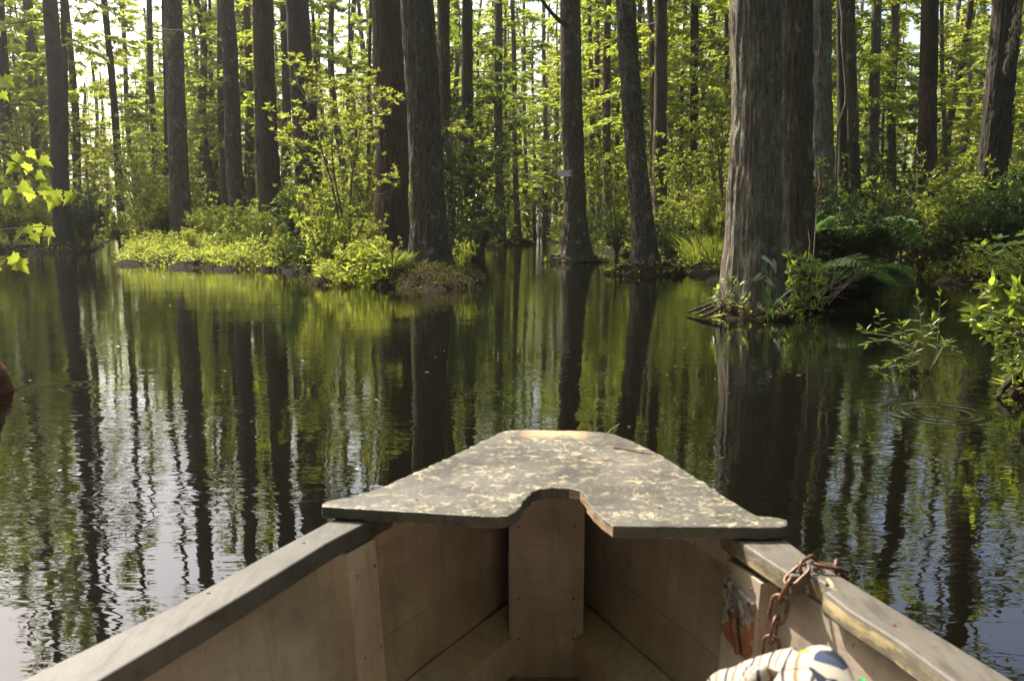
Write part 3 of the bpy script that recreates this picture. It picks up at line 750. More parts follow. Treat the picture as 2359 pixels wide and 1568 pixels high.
# ------------------------------------------------------------------ shrubs
def shrub_meshes(seed, h, spread, nst, twigs, per, ll, lw, leaf, up=0.9, rosette=True, along=4, lowest=0.25):
    g = rng(seed); st = MB(); lf = MB()
    for s in range(nst):
        az = g.random() * 6.283; ln = spread * (0.25 + 0.75 * g.random()); hh = h * (0.6 + 0.4 * g.random())
        t = np.linspace(0, 1, 7)
        P = np.stack([np.cos(az) * ln * t ** 1.4, np.sin(az) * ln * t ** 1.4, hh * t ** up], 1) + (g.random((7, 3)) - .5) * 0.07 * h * t[:, None]
        st.tube(P, np.linspace(0.010 + 0.006 * h, 0.004, 7), 5, 0, False)
        for q in range(twigs):
            f = lowest + (1 - lowest) * (q + g.random()) / twigs
            b_ = np.array([np.interp(f, t, P[:, k]) for k in range(3)])
            d = unit(np.array([math.cos(az), math.sin(az), 0]) * 0.4 + g.normal(0, 0.75, 3) + [0, 0, 0.55])
            L = (0.12 + 0.20 * g.random()) * h * (1.1 - 0.5 * f)
            e_ = b_ + d * L + [0, 0, 0.03]
            st.tube([b_, (b_ + e_) / 2 + g.normal(0, 0.02, 3), e_], [0.006, 0.005, 0.003], 3, 0, False)
            n = per
            D = unit(g.normal(0, 1, (n, 3)) * [1, 1, 0.6] + d * 0.6 + [0, 0, 0.25])
            lf.leaves(e_ + g.normal(0, 0.01, (n, 3)), D, [0, 0, 1.0] + g.normal(0, 0.45, (n, 3)), ll * g.uniform(0.65, 1.2, n), lw * g.uniform(0.7, 1.2, n), 0)
            n = along
            tt = g.random(n)[:, None]
            D = unit(g.normal(0, 1, (n, 3)) + d * 0.4)
            lf.leaves(b_ + (e_ - b_) * tt, D, [0, 0, 1.0] + g.normal(0, 0.5, (n, 3)), ll * g.uniform(0.6, 1.1, n), lw, 0)
    return st.build('stems', M['twig'], True), lf.build('foliage', M[leaf], False)
SH = {
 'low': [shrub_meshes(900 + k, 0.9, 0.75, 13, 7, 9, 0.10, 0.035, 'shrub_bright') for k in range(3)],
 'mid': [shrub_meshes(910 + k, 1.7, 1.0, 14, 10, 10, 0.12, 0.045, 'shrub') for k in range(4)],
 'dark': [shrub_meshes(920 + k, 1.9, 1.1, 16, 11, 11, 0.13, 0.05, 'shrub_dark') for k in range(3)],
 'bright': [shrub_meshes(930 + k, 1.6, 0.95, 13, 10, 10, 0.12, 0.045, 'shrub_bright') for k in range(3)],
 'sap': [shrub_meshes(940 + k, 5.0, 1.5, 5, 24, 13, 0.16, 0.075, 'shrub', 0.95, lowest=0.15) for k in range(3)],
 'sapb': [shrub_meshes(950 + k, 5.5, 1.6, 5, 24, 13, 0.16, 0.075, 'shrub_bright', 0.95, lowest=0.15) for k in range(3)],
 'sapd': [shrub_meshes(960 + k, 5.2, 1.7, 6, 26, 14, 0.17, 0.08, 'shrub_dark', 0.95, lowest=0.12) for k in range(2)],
}
def gz(x, Y): return max(-0.05, float(ground_z(np.array([x]), np.array([Y]))[0]))
def shrub(label, kind, u, Y, sc=1.0, name='shrub', cat='shrub', group=None, x=None, sz=None):
    x = x_at(u, Y) if x is None else x
    st, lf = rnd.choice(SH[kind])
    e = empty(name, (x, Y, gz(x, Y) - 0.03), (0, 0, rnd.random() * 6.28), (sc, sc, sz or sc))
    tag(e, label, cat, group)
    link('stems', st, e); link('foliage', lf, e)
    return e
def shrub_v(label, kind, u, v, **kw): return shrub(label, kind, u, at_z(u, v, 0).y, **kw)
shrub_v('rounded sunny bush at the right side of the inlet mouth', 'bright', 285, 577, sc=1.2)
shrub_v('wide sunlit bush in front of the straight thin dark cypress', 'bright', 345, 577, sc=1.25)
shrub_v('leafy bush at the foot of the broad pale cypress, on its left', 'mid', 385, 585, sc=1.2)
shrub_v('low bright shrub right of the foot of the broad pale cypress', 'bright', 470, 596, sc=0.9)
shrub_v('feathery dark green shrub between the broad pale and the leaning cypress', 'mid', 520, 605, sc=0.9)
shrub_v('leafy shrub hiding the foot of the leaning cypress', 'mid', 575, 604, sc=0.9)
shrub_v('tangled shrub at the foot of the stout brown cypress', 'mid', 630, 612, sc=0.8)
shrub_v('glossy dark shrub behind the water edge right of the stout brown cypress', 'dark', 690, 618, sc=0.9)
shrub_v('upright shrub below the wide dark cypress', 'mid', 705, 612, sc=1.1)
shrub_v('pale yellow green shrub spilling over the bank left of the big reddish cypress', 'bright', 752, 640, sc=0.95, sz=1.15)
shrub_v('low pale shrub at the shore beneath the rosette shrub', 'low', 798, 652, sc=0.75)
shrub_v('low leafy shrub in front of the big reddish cypress', 'low', 858, 650, sc=0.6)
shrub_v('tiny bright sprig growing at the right foot of the big cypress at the bank tip', 'low', 1072, 645, sc=0.42, sz=0.7)
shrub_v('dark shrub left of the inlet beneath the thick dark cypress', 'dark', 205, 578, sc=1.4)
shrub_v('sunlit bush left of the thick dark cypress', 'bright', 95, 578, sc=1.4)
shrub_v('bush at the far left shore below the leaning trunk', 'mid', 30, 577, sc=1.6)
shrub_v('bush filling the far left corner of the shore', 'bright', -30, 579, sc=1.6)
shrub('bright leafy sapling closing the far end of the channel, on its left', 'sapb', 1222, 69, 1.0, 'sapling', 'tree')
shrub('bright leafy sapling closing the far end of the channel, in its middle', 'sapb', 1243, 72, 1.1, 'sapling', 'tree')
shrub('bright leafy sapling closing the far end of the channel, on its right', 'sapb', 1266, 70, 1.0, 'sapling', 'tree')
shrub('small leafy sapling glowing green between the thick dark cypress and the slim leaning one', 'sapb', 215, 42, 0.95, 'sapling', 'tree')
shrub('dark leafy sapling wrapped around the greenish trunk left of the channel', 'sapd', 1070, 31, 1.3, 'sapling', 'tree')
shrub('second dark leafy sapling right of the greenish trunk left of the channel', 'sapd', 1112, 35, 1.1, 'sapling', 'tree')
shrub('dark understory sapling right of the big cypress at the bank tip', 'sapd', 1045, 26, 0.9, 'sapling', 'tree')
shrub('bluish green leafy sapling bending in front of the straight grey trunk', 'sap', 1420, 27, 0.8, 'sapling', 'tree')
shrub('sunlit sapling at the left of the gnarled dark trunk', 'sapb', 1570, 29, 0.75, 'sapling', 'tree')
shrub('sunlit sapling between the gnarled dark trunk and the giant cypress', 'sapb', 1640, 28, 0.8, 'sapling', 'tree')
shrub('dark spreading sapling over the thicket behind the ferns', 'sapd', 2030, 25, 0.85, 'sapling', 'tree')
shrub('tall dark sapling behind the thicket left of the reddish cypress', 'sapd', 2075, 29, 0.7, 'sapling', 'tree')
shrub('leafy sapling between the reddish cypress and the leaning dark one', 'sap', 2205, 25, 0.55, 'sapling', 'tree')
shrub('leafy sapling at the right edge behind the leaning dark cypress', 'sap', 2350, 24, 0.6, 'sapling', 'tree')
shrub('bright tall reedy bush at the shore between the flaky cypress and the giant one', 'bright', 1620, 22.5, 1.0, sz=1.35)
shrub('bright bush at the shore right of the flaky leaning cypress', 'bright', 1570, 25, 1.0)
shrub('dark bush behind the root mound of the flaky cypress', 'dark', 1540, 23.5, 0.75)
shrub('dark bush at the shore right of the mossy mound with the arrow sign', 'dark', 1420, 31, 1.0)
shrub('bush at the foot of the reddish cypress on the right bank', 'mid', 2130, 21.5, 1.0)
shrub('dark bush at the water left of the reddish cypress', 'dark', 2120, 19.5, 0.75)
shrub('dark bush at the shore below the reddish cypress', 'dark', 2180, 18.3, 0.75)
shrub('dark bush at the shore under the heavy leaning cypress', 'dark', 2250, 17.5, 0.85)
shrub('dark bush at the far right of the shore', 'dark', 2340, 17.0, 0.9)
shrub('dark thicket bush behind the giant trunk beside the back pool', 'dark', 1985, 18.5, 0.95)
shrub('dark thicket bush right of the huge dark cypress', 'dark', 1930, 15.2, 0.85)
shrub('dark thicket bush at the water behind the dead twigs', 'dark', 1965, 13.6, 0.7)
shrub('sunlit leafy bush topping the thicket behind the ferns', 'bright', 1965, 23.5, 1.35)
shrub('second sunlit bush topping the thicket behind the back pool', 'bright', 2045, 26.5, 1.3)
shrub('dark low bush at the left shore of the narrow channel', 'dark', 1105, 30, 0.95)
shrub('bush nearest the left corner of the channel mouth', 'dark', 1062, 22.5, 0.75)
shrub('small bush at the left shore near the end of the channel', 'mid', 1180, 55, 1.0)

for k_, (lb, kd_, u_, v_, sc_) in enumerate((
    ('low bush at the left tip of the spit', 'low', 318, 604, 0.8), ('low bright bush near the left end of the spit', 'low', 392, 606, 0.9), ('bright bush in the middle of the spit edge', 'bright', 452, 609, 0.6),
    ('leafy bush in front of the leaning cypress with the bare branch', 'mid', 548, 612, 0.75), ('glossy dark bush in front of the stout brown cypress', 'dark', 612, 615, 0.6), ('bright bush hanging over the shore below the stout brown cypress', 'bright', 655, 620, 0.65),
    ('dark hollow bush over the water left of the pale shore bush', 'dark', 712, 630, 0.7), ('yellow green bush beneath the stems of the rosette shrub', 'bright', 790, 628, 0.9), ('bush between the rosette shrub and the big reddish cypress', 'mid', 838, 630, 0.8),
    ('low bush touching the foot of the big reddish cypress', 'low', 890, 640, 0.7))):
    shrub_v(lb, kd_, u_, v_, sc=sc_ * 0.82)
# fill: shrubs crowding the shores and the floor of the wood
FZ = [
 (-160, 230, 38, 75, 22, ('bright', 'mid', 'bright', 'sapb'), 'in the sunlit wood left of the inlet', 'shrubs in the wood left of the inlet'),
 (290, 720, 30, 75, 46, ('bright', 'mid', 'mid', 'bright', 'sapb', 'sap'), 'in the bright wood behind the low spit', 'shrubs in the bright wood behind the spit'),
 (730, 1060, 22, 75, 36, ('mid', 'bright', 'mid', 'sap'), 'behind the two big trunks', 'shrubs behind the two big trunks'),
 (1060, 1240, 38, 85, 22, ('mid', 'bright', 'sapb'), 'on the left side of the narrow channel', 'shrubs left of the channel'),
 (1262, 1420, 38, 85, 22, ('mid', 'bright', 'sapb', 'bright'), 'on the right side of the narrow channel', 'shrubs right of the channel'),
 (1400, 1700, 25, 75, 40, ('mid', 'bright', 'mid', 'sapb', 'sap'), 'between the flaky cypress and the giant one', 'shrubs between the flaky and the giant cypress'),
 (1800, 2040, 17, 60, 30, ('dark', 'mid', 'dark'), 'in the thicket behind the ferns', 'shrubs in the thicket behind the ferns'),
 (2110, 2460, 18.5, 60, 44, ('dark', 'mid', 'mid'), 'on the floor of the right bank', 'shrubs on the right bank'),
]
sproto = None
for (u0, u1, y0, y1, cnt, kinds, label, group) in FZ:
    done = tries = 0
    while done < cnt and tries < 3000:
        tries += 1
        Y = y0 + (y1 - y0) * rnd.random() ** 1.3
        x = x_at(rnd.uniform(u0, u1), Y)
        if float(land(np.array([x]), np.array([Y]))[0]) < 0.5: continue
        if any((x - a) ** 2 + (Y - b_) ** 2 < 0.8 for a, b_ in placed): continue
        placed.append((x, Y)); done += 1
        kd = rnd.choice(kinds)
        sap = kd.startswith('sap')
        st, lf = rnd.choice(SH[kd])
        if sproto is None:
            sproto = empty('shrub', (0, 0, 0)); link('stems', st, sproto); link('foliage', lf, sproto); e = sproto
        else: e = copy_tree(sproto)
        for ch in e.children: ch.data = st if ch.name.startswith('stems') else lf
        s = rnd.uniform(0.75, 1.35) * (0.85 if sap else 1.0)
        e.location = (x, Y, gz(x, Y) - 0.03); e.rotation_euler = (0, 0, rnd.random() * 6.28); e.scale = (s, s, s * rnd.uniform(0.85, 1.25))
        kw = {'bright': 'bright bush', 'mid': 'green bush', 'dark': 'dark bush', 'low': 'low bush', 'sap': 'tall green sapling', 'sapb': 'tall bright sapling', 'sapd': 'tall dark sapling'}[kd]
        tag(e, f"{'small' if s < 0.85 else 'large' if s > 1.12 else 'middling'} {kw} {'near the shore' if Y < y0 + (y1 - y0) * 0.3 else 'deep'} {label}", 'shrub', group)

# nameless leafy cover on the banks
def scatter(name, label, region, n, ll, lw, hmax, mat, seed, dens_edge=1.5, tall=1.0):
    g = rng(seed); mb = MB(); out = []
    while sum(map(len, out)) < n:
        u0, u1, y0, y1 = region
        Y = y0 + (y1 - y0) * g.random(n) ** 1.6; U = g.uniform(u0, u1, n)
        X = (U - 1179.5) / FU * Y * 1.01
        s = land(X, Y)
        k = (s > 0.02) & (g.random(n) < np.exp(-np.maximum(s - 2, 0) / (dens_edge * 6)))
        if name == 'shore_litter': k = (s > -0.25) & (s < 0.9)
        else: k &= ~((U > 895) & (U < 1110) & (Y < 19.5))
        out.append(np.stack([X[k], Y[k]], 1))
    P = np.concatenate(out)[:n]
    Z = ground_z(P[:, 0], P[:, 1])
    cl = vnoise(P[:, 0] * 1.4 + 300, P[:, 1] * 1.4 + 300, seed)
    hh = hmax * g.random(n) ** 1.3 * np.clip(cl * 2.4 - 0.6, 0.08, 1.2)
    B = np.stack([P[:, 0], P[:, 1], Z + hh], 1)
    D = g.normal(0, 1, (n, 3)) * [1, 1, 0.5] + [0, 0, 0.45 * tall]
    mb.leaves(B, D, [0, 0, 1.0] + g.normal(0, 0.5, (n, 3)), ll * g.uniform(0.6, 1.3, n), lw * g.uniform(0.7, 1.3, n), 0)
    return tag(link(name, mb.build(name, M[mat], False)), label, 'plants', kind='stuff')
scatter('ground_cover', 'low leafy ground cover over the banks', (-250, 2600, 15, 75), 60000, 0.16, 0.06, 0.55, 'cover', 21)
scatter('shore_litter', 'dead leaves, moss and small plants along the wet edge of the banks', (-250, 2600, 14.5, 45), 26000, 0.10, 0.028, 0.16, 'litter', 26, 0.08)
scatter('spit_plants', 'low bright water plants covering the spit by the left bank', (265, 640, 20.5, 30), 9000, 0.12, 0.042, 0.55, 'shrub_bright', 22)
scatter('bank_plants', 'short pale plants along the shore below the two big trunks', (728, 905, 15.2, 19), 6500, 0.085, 0.03, 0.30, 'cover', 23)
scatter('deep_undergrowth', 'leafy undergrowth deep between the far trunks', (-200, 2600, 55, 90), 42000, 0.42, 0.17, 3.4, 'cover', 24, 30)

# ------------------------------------------------------------------ the boat
def board(name, outline, z0, z1, mats, parent=None, bevel=0.004, side_mat=None, segs=2):
    """a flat board cut to an outline (x, y), with softened edges; side_mat(normal) picks the edge's material"""
    bm = bmesh.new()
    vs = [bm.verts.new((x, y, z0)) for x, y in outline]
    f = bm.faces.new(vs)
    if f.normal.z > 0: f.normal_flip()
    f.normal_update()
    if f.normal.z > 0: bmesh.ops.reverse_faces(bm, faces=[f])
    r = bmesh.ops.extrude_face_region(bm, geom=[f])
    for v in [g_ for g_ in r['geom'] if isinstance(g_, bmesh.types.BMVert)]: v.co.z = z1
    bm.normal_update()
    bmesh.ops.recalc_face_normals(bm, faces=bm.faces[:])
    if side_mat:
        for fc in bm.faces:
            if abs(fc.normal.z) < 0.5: fc.material_index = side_mat(fc.normal, fc.calc_center_median())
    if bevel:
        ed = [e_ for e_ in bm.edges if abs(e_.verts[0].co.z - e_.verts[1].co.z) < 1e-6]
        bmesh.ops.bevel(bm, geom=ed, offset=bevel, segments=segs, profile=0.5, affect='EDGES', clamp_overlap=True)
    bmesh.ops.triangulate(bm, faces=[fc for fc in bm.faces if len(fc.verts) > 4])
    me = bpy.data.meshes.new(name); bm.to_mesh(me); bm.free()
    for m_ in (mats if isinstance(mats, list) else [mats]): me.materials.append(m_)
    return link(name, me, parent)
def box(name, lo, hi, mat, parent=None, bevel=0.003):
    return board(name, [(lo[0], lo[1]), (hi[0], lo[1]), (hi[0], hi[1]), (lo[0], hi[1])], lo[2], hi[2], mat, parent, bevel)
def loft(name, sections, mat, parent, smooth=False):
    """sections: list of equally long closed loops of points"""
    S = np.asarray(sections, float); n, k = S.shape[:2]
    mb = MB()
    i = np.arange(n - 1)[:, None] * k; j = np.arange(k)[None]; j2 = (j + 1) % k
    mb.add(S, np.stack([i + j, i + j2, i + k + j2, i + k + j], -1).reshape(-1, 4))
    mb.add(S[0], [list(range(k))[::-1]]); mb.add(S[-1], [list(range(k))])
    me = mb.build(name, mat, smooth)
    bm = bmesh.new(); bm.from_mesh(me); bmesh.ops.remove_doubles(bm, verts=bm.verts[:], dist=1e-5); bmesh.ops.recalc_face_normals(bm, faces=bm.faces[:]); bm.to_mesh(me); bm.free()
    return link(name, me, parent)

boat = empty('rowing_boat', (0, 0, 0))
tag(boat, 'weathered wooden boat with chipped olive bow deck and taupe painted inside', 'boat')
# bow deck
D_OUT = [(1160, 992), (1120, 1011), (1060, 1040), (1000, 1068), (940, 1094), (870, 1125), (810, 1143), (752, 1154), (741, 1160), (742, 1166),
         (800, 1170), (900, 1176), (1000, 1182), (1080, 1187), (1150, 1190), (1172, 1187), (1188, 1179), (1200, 1166), (1212, 1148), (1226, 1133), (1245, 1125), (1272, 1123),
         (1310, 1125), (1335, 1130), (1346, 1140), (1354, 1156), (1368, 1176), (1388, 1194), (1412, 1211),
         (1500, 1212), (1620, 1213), (1720, 1214), (1800, 1214), (1814, 1208), (1814, 1197), (1790, 1191), (1742, 1186), (1700, 1162), (1660, 1136), (1610, 1103), (1560, 1070),
         (1520, 1047), (1480, 1026), (1440, 1008), (1410, 998), (1370, 993), (1300, 991), (1230, 990), (1190, 989)]
def deck_side(nm, c):
    if c.y > 1.9 and nm.y > -0.2: return 1
    if nm.x < -0.45 and c.x > 0.1: return 1
    return 2 if nm.y < 0 else 1
dk = [np.array(at_z(u, v, 0.535)[:2]) for u, v in D_OUT]; dg = rng(64); dense = []
for q in range(len(dk)):
    a_, b_ = dk[q], dk[(q + 1) % len(dk)]; n_ = max(1, int(np.linalg.norm(b_ - a_) / 0.014)); nrm = np.array([-(b_ - a_)[1], (b_ - a_)[0]]); nrm = nrm / (np.linalg.norm(nrm) + 1e-9)
    for w_ in range(n_):
        p_ = a_ + (b_ - a_) * w_ / n_; amp = 0.0035 if p_[1] > 1.72 else 0.0012
        dense.append(tuple(p_ + nrm * amp * (dg.random() - 0.5) * 2))
board('bow_deck', dense, 0.508, 0.535, [M['deck'], M['bare'], M['gun_grey']], boat, 0.003, deck_side)
# gunwales
def gun_side(nm, c): return 1 if nm.x < -0.4 and c.x > 0 else 0
notch_l = [p for p in R_IN if p[1] < 1.30] + [(0.556, 1.345), (0.575, 1.352), (0.556, 1.408), (0.521, 1.405)] + [p for p in R_IN if p[1] > 1.43]
board('gunwale', L_OUT + L_IN[::-1], GZ - 0.043, GZ, [M['gun_grey'], M['gun_grey']], boat, 0.004)
o = board('gunwale', R_OUT + notch_l[::-1], GZ - 0.043, GZ, [M['gun_olive'], M['cream']], boat, 0.007, gun_side)
o['label'] = 'right gunwale board with chipped cream inner edge'
# planking, planks seamed lengthwise
for side in (-1, 1):
    for z0, z1, dn in ((0.193, GZ - 0.045, 0.0), (-0.05, 0.188, 0.004), (-0.24, -0.054, 0.0)):
        secs = []
        for y in np.linspace(-1.27, STEM_Y + 0.031, 22):
            a, b_ = wall_x(side, y, z0) + side * dn, wall_x(side, y, z1) + side * dn
            secs.append([(a, y, z0), (b_, y, z1), (b_ + side * 0.02, y, z1), (a + side * 0.02, y, z0)])
        loft('side_plank', secs, M['hull_in'], boat)
    # inwale strip under the deck
    y0 = 1.715 if side < 0 else 1.62
    secs = []
    for y in np.linspace(y0, STEM_Y - 0.004, 8):
        a = wall_x(side, y, 0.45) - side * 0.002
        tk = 0.035
        secs.append([(a, y, 0.43), (a, y, 0.506), (a - side * tk, y, 0.506), (a - side * tk, y, 0.43)])
    loft('inwale', secs, M['hull_post'] if side > 0 else M['hull_in'], boat)
    # chine log
    secs = []
    for y in np.linspace(-1.25, STEM_Y - 0.004, 20):
        a = wall_x(side, y, 0.0) - side * 0.001
        secs.append([(a, y, 0.048), (a, y, -0.10), (a - side * 0.095, y, -0.10), (a - side * 0.085, y, 0.005)])
    loft('chine_log', secs, M['hull_post'], boat)
bx = box('stem_board', (ST_L + 0.004, 2.10, -0.24), (ST_R - 0.012, STEM_Y + 0.03, 0.506), M['hull_in'], boat)
box('bow_plate', (ST_L - 0.06, STEM_Y + 0.033, -0.24), (ST_R + 0.06, STEM_Y + 0.06, 0.506), M['hull_in'], boat)
box('transom', (-0.86, -1.32, -0.24), (0.82, -1.275, 0.46), M['hull_in'], boat)
for k in range(8):
    x0 = -0.56 + k * 0.157
    yy = [y for y in np.linspace(-1.25, STEM_Y - 0.01, 60) if wall_x(-1, y, -0.12) < x0 + 0.02 and wall_x(1, y, -0.12) > x0 + 0.13]
    if yy: box('floor_board', (x0, -1.26, -0.135), (x0 + 0.153, max(yy), -0.115), M['hull_in'], boat)
s_l, s_r = wall_x(-1, 0.7, 0.28), wall_x(1, 0.7, 0.28)
box('seat', (s_l + 0.01, 0.32, 0.265), (s_r - 0.02, 0.62, 0.298), M['hull_post'], boat)
box('seat', (s_l + 0.06, 0.627, 0.265), (s_r - 0.07, 0.96, 0.297), M['hull_post'], boat)
# left rib
def rib(side, ya, yb, name, mat, ztop):
    line = L_IN if side < 0 else R_IN
    secs = []
    for z in (-0.24, 0.1, 0.3, ztop):
        dx = (wall_x(side, 0.5 * (ya + yb), z) - wall_x(side, 0.5 * (ya + yb), ztop)) * 0.7
        xa, xb = lerp_line(line, ya) + dx, lerp_line(line, yb) + dx
        secs.append([(xa, ya, z), (xb, yb, z), (xb + side * 0.05, yb + 0.012, z), (xa + side * 0.05, ya + 0.012, z)])
    return loft(name, secs, mat, boat)
rib(-1, 1.615, 1.70, 'rib', M['hull_post'], GZ - 0.047)
rr_ = rib(1, 1.49, 1.60, 'rib', M['hull_post'], GZ - 0.055)
rr_['label'] = 'right rib carrying a rusty plate with a bent bolt'
# rusty plate and bolt on the right rib
A = Vector((lerp_line(R_IN, 1.497), 1.497, 0)); B = Vector((lerp_line(R_IN, 1.598), 1.598, 0))
tv = (B - A).normalized(); nv = Vector((-tv.y, tv.x, 0)); L_ = (B - A).length
if nv.x > 0: nv = -nv
def on_face(s, z, out): return A + tv * s * L_ + nv * out + Vector((0, 0, z))
zb = [(0.02, 0.405), (0.98, 0.417), (1.0, 0.30), (0.82, 0.285), (0.12, 0.278), (0.0, 0.30)]
loft('metal_plate', [[on_face(s, z, 0.004) for s, z in zb], [on_face(s, z, 0.012) for s, z in zb]], M['plate'], rr_)
mb = MB()
mb.tube([on_face(0.50, 0.362, 0.008), on_face(0.50, 0.362, 0.022), on_face(0.50, 0.361, 0.028)], [0.011, 0.0135, 0.011], 10)
mb.tube([on_face(0.49, 0.360, 0.020), on_face(0.44, 0.340, 0.022), on_face(0.36, 0.305, 0.019), on_face(0.32, 0.284, 0.017)], [0.009, 0.0085, 0.008, 0.0075], 9)
link('bent_bolt', mb.build('bent_bolt', M['rust']), rr_)
for s in (0.10, 0.90):
    mb = MB(); mb.tube([on_face(s, 0.40, 0.011), on_face(s, 0.40, 0.0155)], [0.005, 0.004], 8)
    link('rivet', mb.build('rivet', M['rust']), rr_)
# nail heads in the boards
mb = MB(); mb.tube([[0, 0, 0], [0, 0, 0.0015]], [0.004, 0.0035], 8); nail = mb.build('nail_head', M['rust'])
for (u, v, z) in ((700, 1250, GZ), (480, 1365, GZ), (1740, 1246, GZ), (1905, 1345, GZ), (2060, 1440, GZ), (960, 1150, 0.535), (1520, 1170, 0.535), (1690, 1196, 0.535)):
    link('nail_head', nail, boat, at_z(u, v, z))

for side, ya, yb in ((-1, 1.632, 1.684), (1, 1.51, 1.585)):
    for z in ((0.40, 0.21, 0.06) if side < 0 else (0.43, 0.20, 0.06)):
        for y in (ya, yb):
            xx = lerp_line(L_IN if side < 0 else R_IN, y) + (wall_x(side, 1.6, z) - wall_x(side, 1.6, GZ)) * 0.7 - side * 0.002
            o = link('nail_head', nail, boat, (xx, y, z), (0, R(90) * -side, R(-22) * side))
for z in (0.46, 0.33, 0.12, 0.0):
    for x in (0.018, 0.172): link('nail_head', nail, boat, (x, 2.0995, z), (R(90), 0, 0))
# the chain over the right gunwale
ch = empty('chain', at_z(1841, 1316, GZ)); tag(ch, 'rusty iron chain draped over the right gunwale of the boat', 'chain')
def link_mesh():
    t = np.linspace(0, 2 * math.pi, 25)[:-1]
    w, l_, r = 0.0150, 0.0120, 0.0040
    P = [[math.copysign(1, math.sin(a)) * 0 + math.cos(a) * w, math.sin(a) * w + (l_ if math.sin(a) > 0 else -l_), 0] for a in t]
    P.append(P[0]); P = np.array(P); k = 7
    mb = MB(); T = unit(np.roll(P[:-1], -1, 0) - np.roll(P[:-1], 1, 0))
    Z = np.array([0, 0, 1.0]); Bn = np.cross(T, Z); a = np.arange(k) * 2 * math.pi / k
    V = P[:-1][:, None] + r * (np.cos(a)[None, :, None] * Bn[:, None] + np.sin(a)[None, :, None] * Z)
    n = len(P) - 1; i = np.arange(n)[:, None]; j = np.arange(k)[None]
    mb.add(V, np.stack([i * k + j, i * k + (j + 1) % k, ((i + 1) % n) * k + (j + 1) % k, ((i + 1) % n) * k + j], -1).reshape(-1, 4))
    return mb.build('chain_link', M['rust'])
lm = link_mesh()
way = [at_z(1930, 1348, 0.34), at_z(1936, 1332, 0.44), at_z(1930, 1308, 0.512), at_z(1902, 1298, 0.519), at_z(1867, 1296, 0.517), at_z(1841, 1318, 0.515), at_y(1812, 1345, 1.405),
       at_y(1795, 1388, 1.40), at_y(1785, 1440, 1.40), at_y(1776, 1488, 1.40), at_y(1772, 1535, 1.40), at_y(1770, 1580, 1.40), at_y(1769, 1630, 1.40), at_y(1769, 1690, 1.40)]
seg_ = [(way[i + 1] - way[i]).length for i in range(len(way) - 1)]
tot = sum(seg_); pitch = 0.0405; nl = int(tot / pitch)
def along(s):
    for i, d in enumerate(seg_):
        if s <= d: return way[i].lerp(way[i + 1], s / d)
        s -= d
    return way[-1].copy()
for k in range(nl):
    a, b_ = along(k * pitch), along((k + 1) * pitch)
    c = (a + b_) / 2; d = (b_ - a).normalized()
    up = Vector((0, 0, 1)) if abs(d.z) < 0.75 else Vector((-0.5, -1, 0)).normalized()
    sd = d.cross(up).normalized(); up = sd.cross(d)
    ang = R(8 if k % 2 else -78) + rnd.uniform(-0.12, 0.12)
    n_ = up * math.cos(ang) + sd * math.sin(ang); s_ = d.cross(n_)
    Mx = Matrix((s_, d, n_)).transposed().to_4x4(); Mx.translation = c - ch.location
    o = link('chain_link', lm, ch); o.matrix_local = Mx

# patterned cloth bag standing on the seat
m = NT('patterned_cloth')
tc_ = m.n('ShaderNodeTexCoord'); sp_ = m.n('ShaderNodeSeparateXYZ')
wv = m.n('ShaderNodeVectorMath', operation='ADD'); nz_ = m.n('ShaderNodeTexNoise'); nz_.inputs['Scale'].default_value = 14
sc_ = m.n('ShaderNodeVectorMath', operation='SCALE'); sc_.inputs['Scale'].default_value = 0.03
m.l(tc_.outputs['Object'], nz_.inputs['Vector']); m.l(nz_.outputs['Color'], sc_.inputs[0]); m.l(tc_.outputs['Object'], wv.inputs[0]); m.l(sc_.outputs[0], wv.inputs[1])
m.l(wv.outputs[0], sp_.inputs[0])
X_, Y_, Z_ = sp_.outputs
chev = m.math('ADD', X_, m.math('MULTIPLY', m.math('ABSOLUTE', m.math('SUBTRACT', m.math('ADD', Y_, m.math('MULTIPLY', Z_, -1.0)), -0.335)), -0.55))
stripe = m.math('FRACT', m.math('MULTIPLY', chev, 30.0))
cl = m.ramp(stripe, [(0.0, (0.30, 0.275, 0.235)), (0.34, (0.04, 0.03, 0.04)), (0.48, (0.30, 0.275, 0.235)), (0.76, (0.20, 0.11, 0.05)), (0.90, (0.30, 0.275, 0.235))], 'CONSTANT')
vv_ = m.math('ADD', m.math('MULTIPLY', X_, 1.0), m.math('MULTIPLY', Z_, -0.55))
blot = m.voro(wv.outputs[0], 46, 'F1', 'Color')
sb = m.n('ShaderNodeSeparateColor'); m.l(blot, sb.inputs[0])
pat = m.ramp(sb.outputs[0], [(0.0, (0.30, 0.275, 0.235)), (0.34, (0.013, 0.018, 0.030)), (0.60, (0.30, 0.275, 0.235)), (0.72, (0.20, 0.25, 0.03)), (0.82, (0.03, 0.04, 0.07)), (0.93, (0.40, 0.36, 0.30))], 'CONSTANT')
cl = m.mix(m.ramp(X_, [(0.335, 0.0), (0.338, 1.0)], 'CONSTANT'), cl, pat)
weave = m.noise(wv.outputs[0], 260, 2)
M['cloth'] = m.done(m.principled(cl, 0.9, 0.15, m.bump(weave, 0.25, 0.002)))
bagE = empty('cloth_bag', (0, 0, 0)); tag(bagE, 'soft white cloth bag with dark chevron stripes and navy and lime patches', 'bag')
g = rng(61); mb = MB()
nu, nv2 = 40, 34
Aq, Tq = np.meshgrid(np.arange(nu) * 2 * math.pi / nu, np.linspace(0, 1, nv2))
ca, sa = np.cos(Aq), np.sin(Aq)
sq = lambda c, e: np.sign(c) * np.abs(c) ** e
hx = 0.100 - 0.035 * Tq ** 2; hy = 0.115 - 0.075 * Tq ** 2
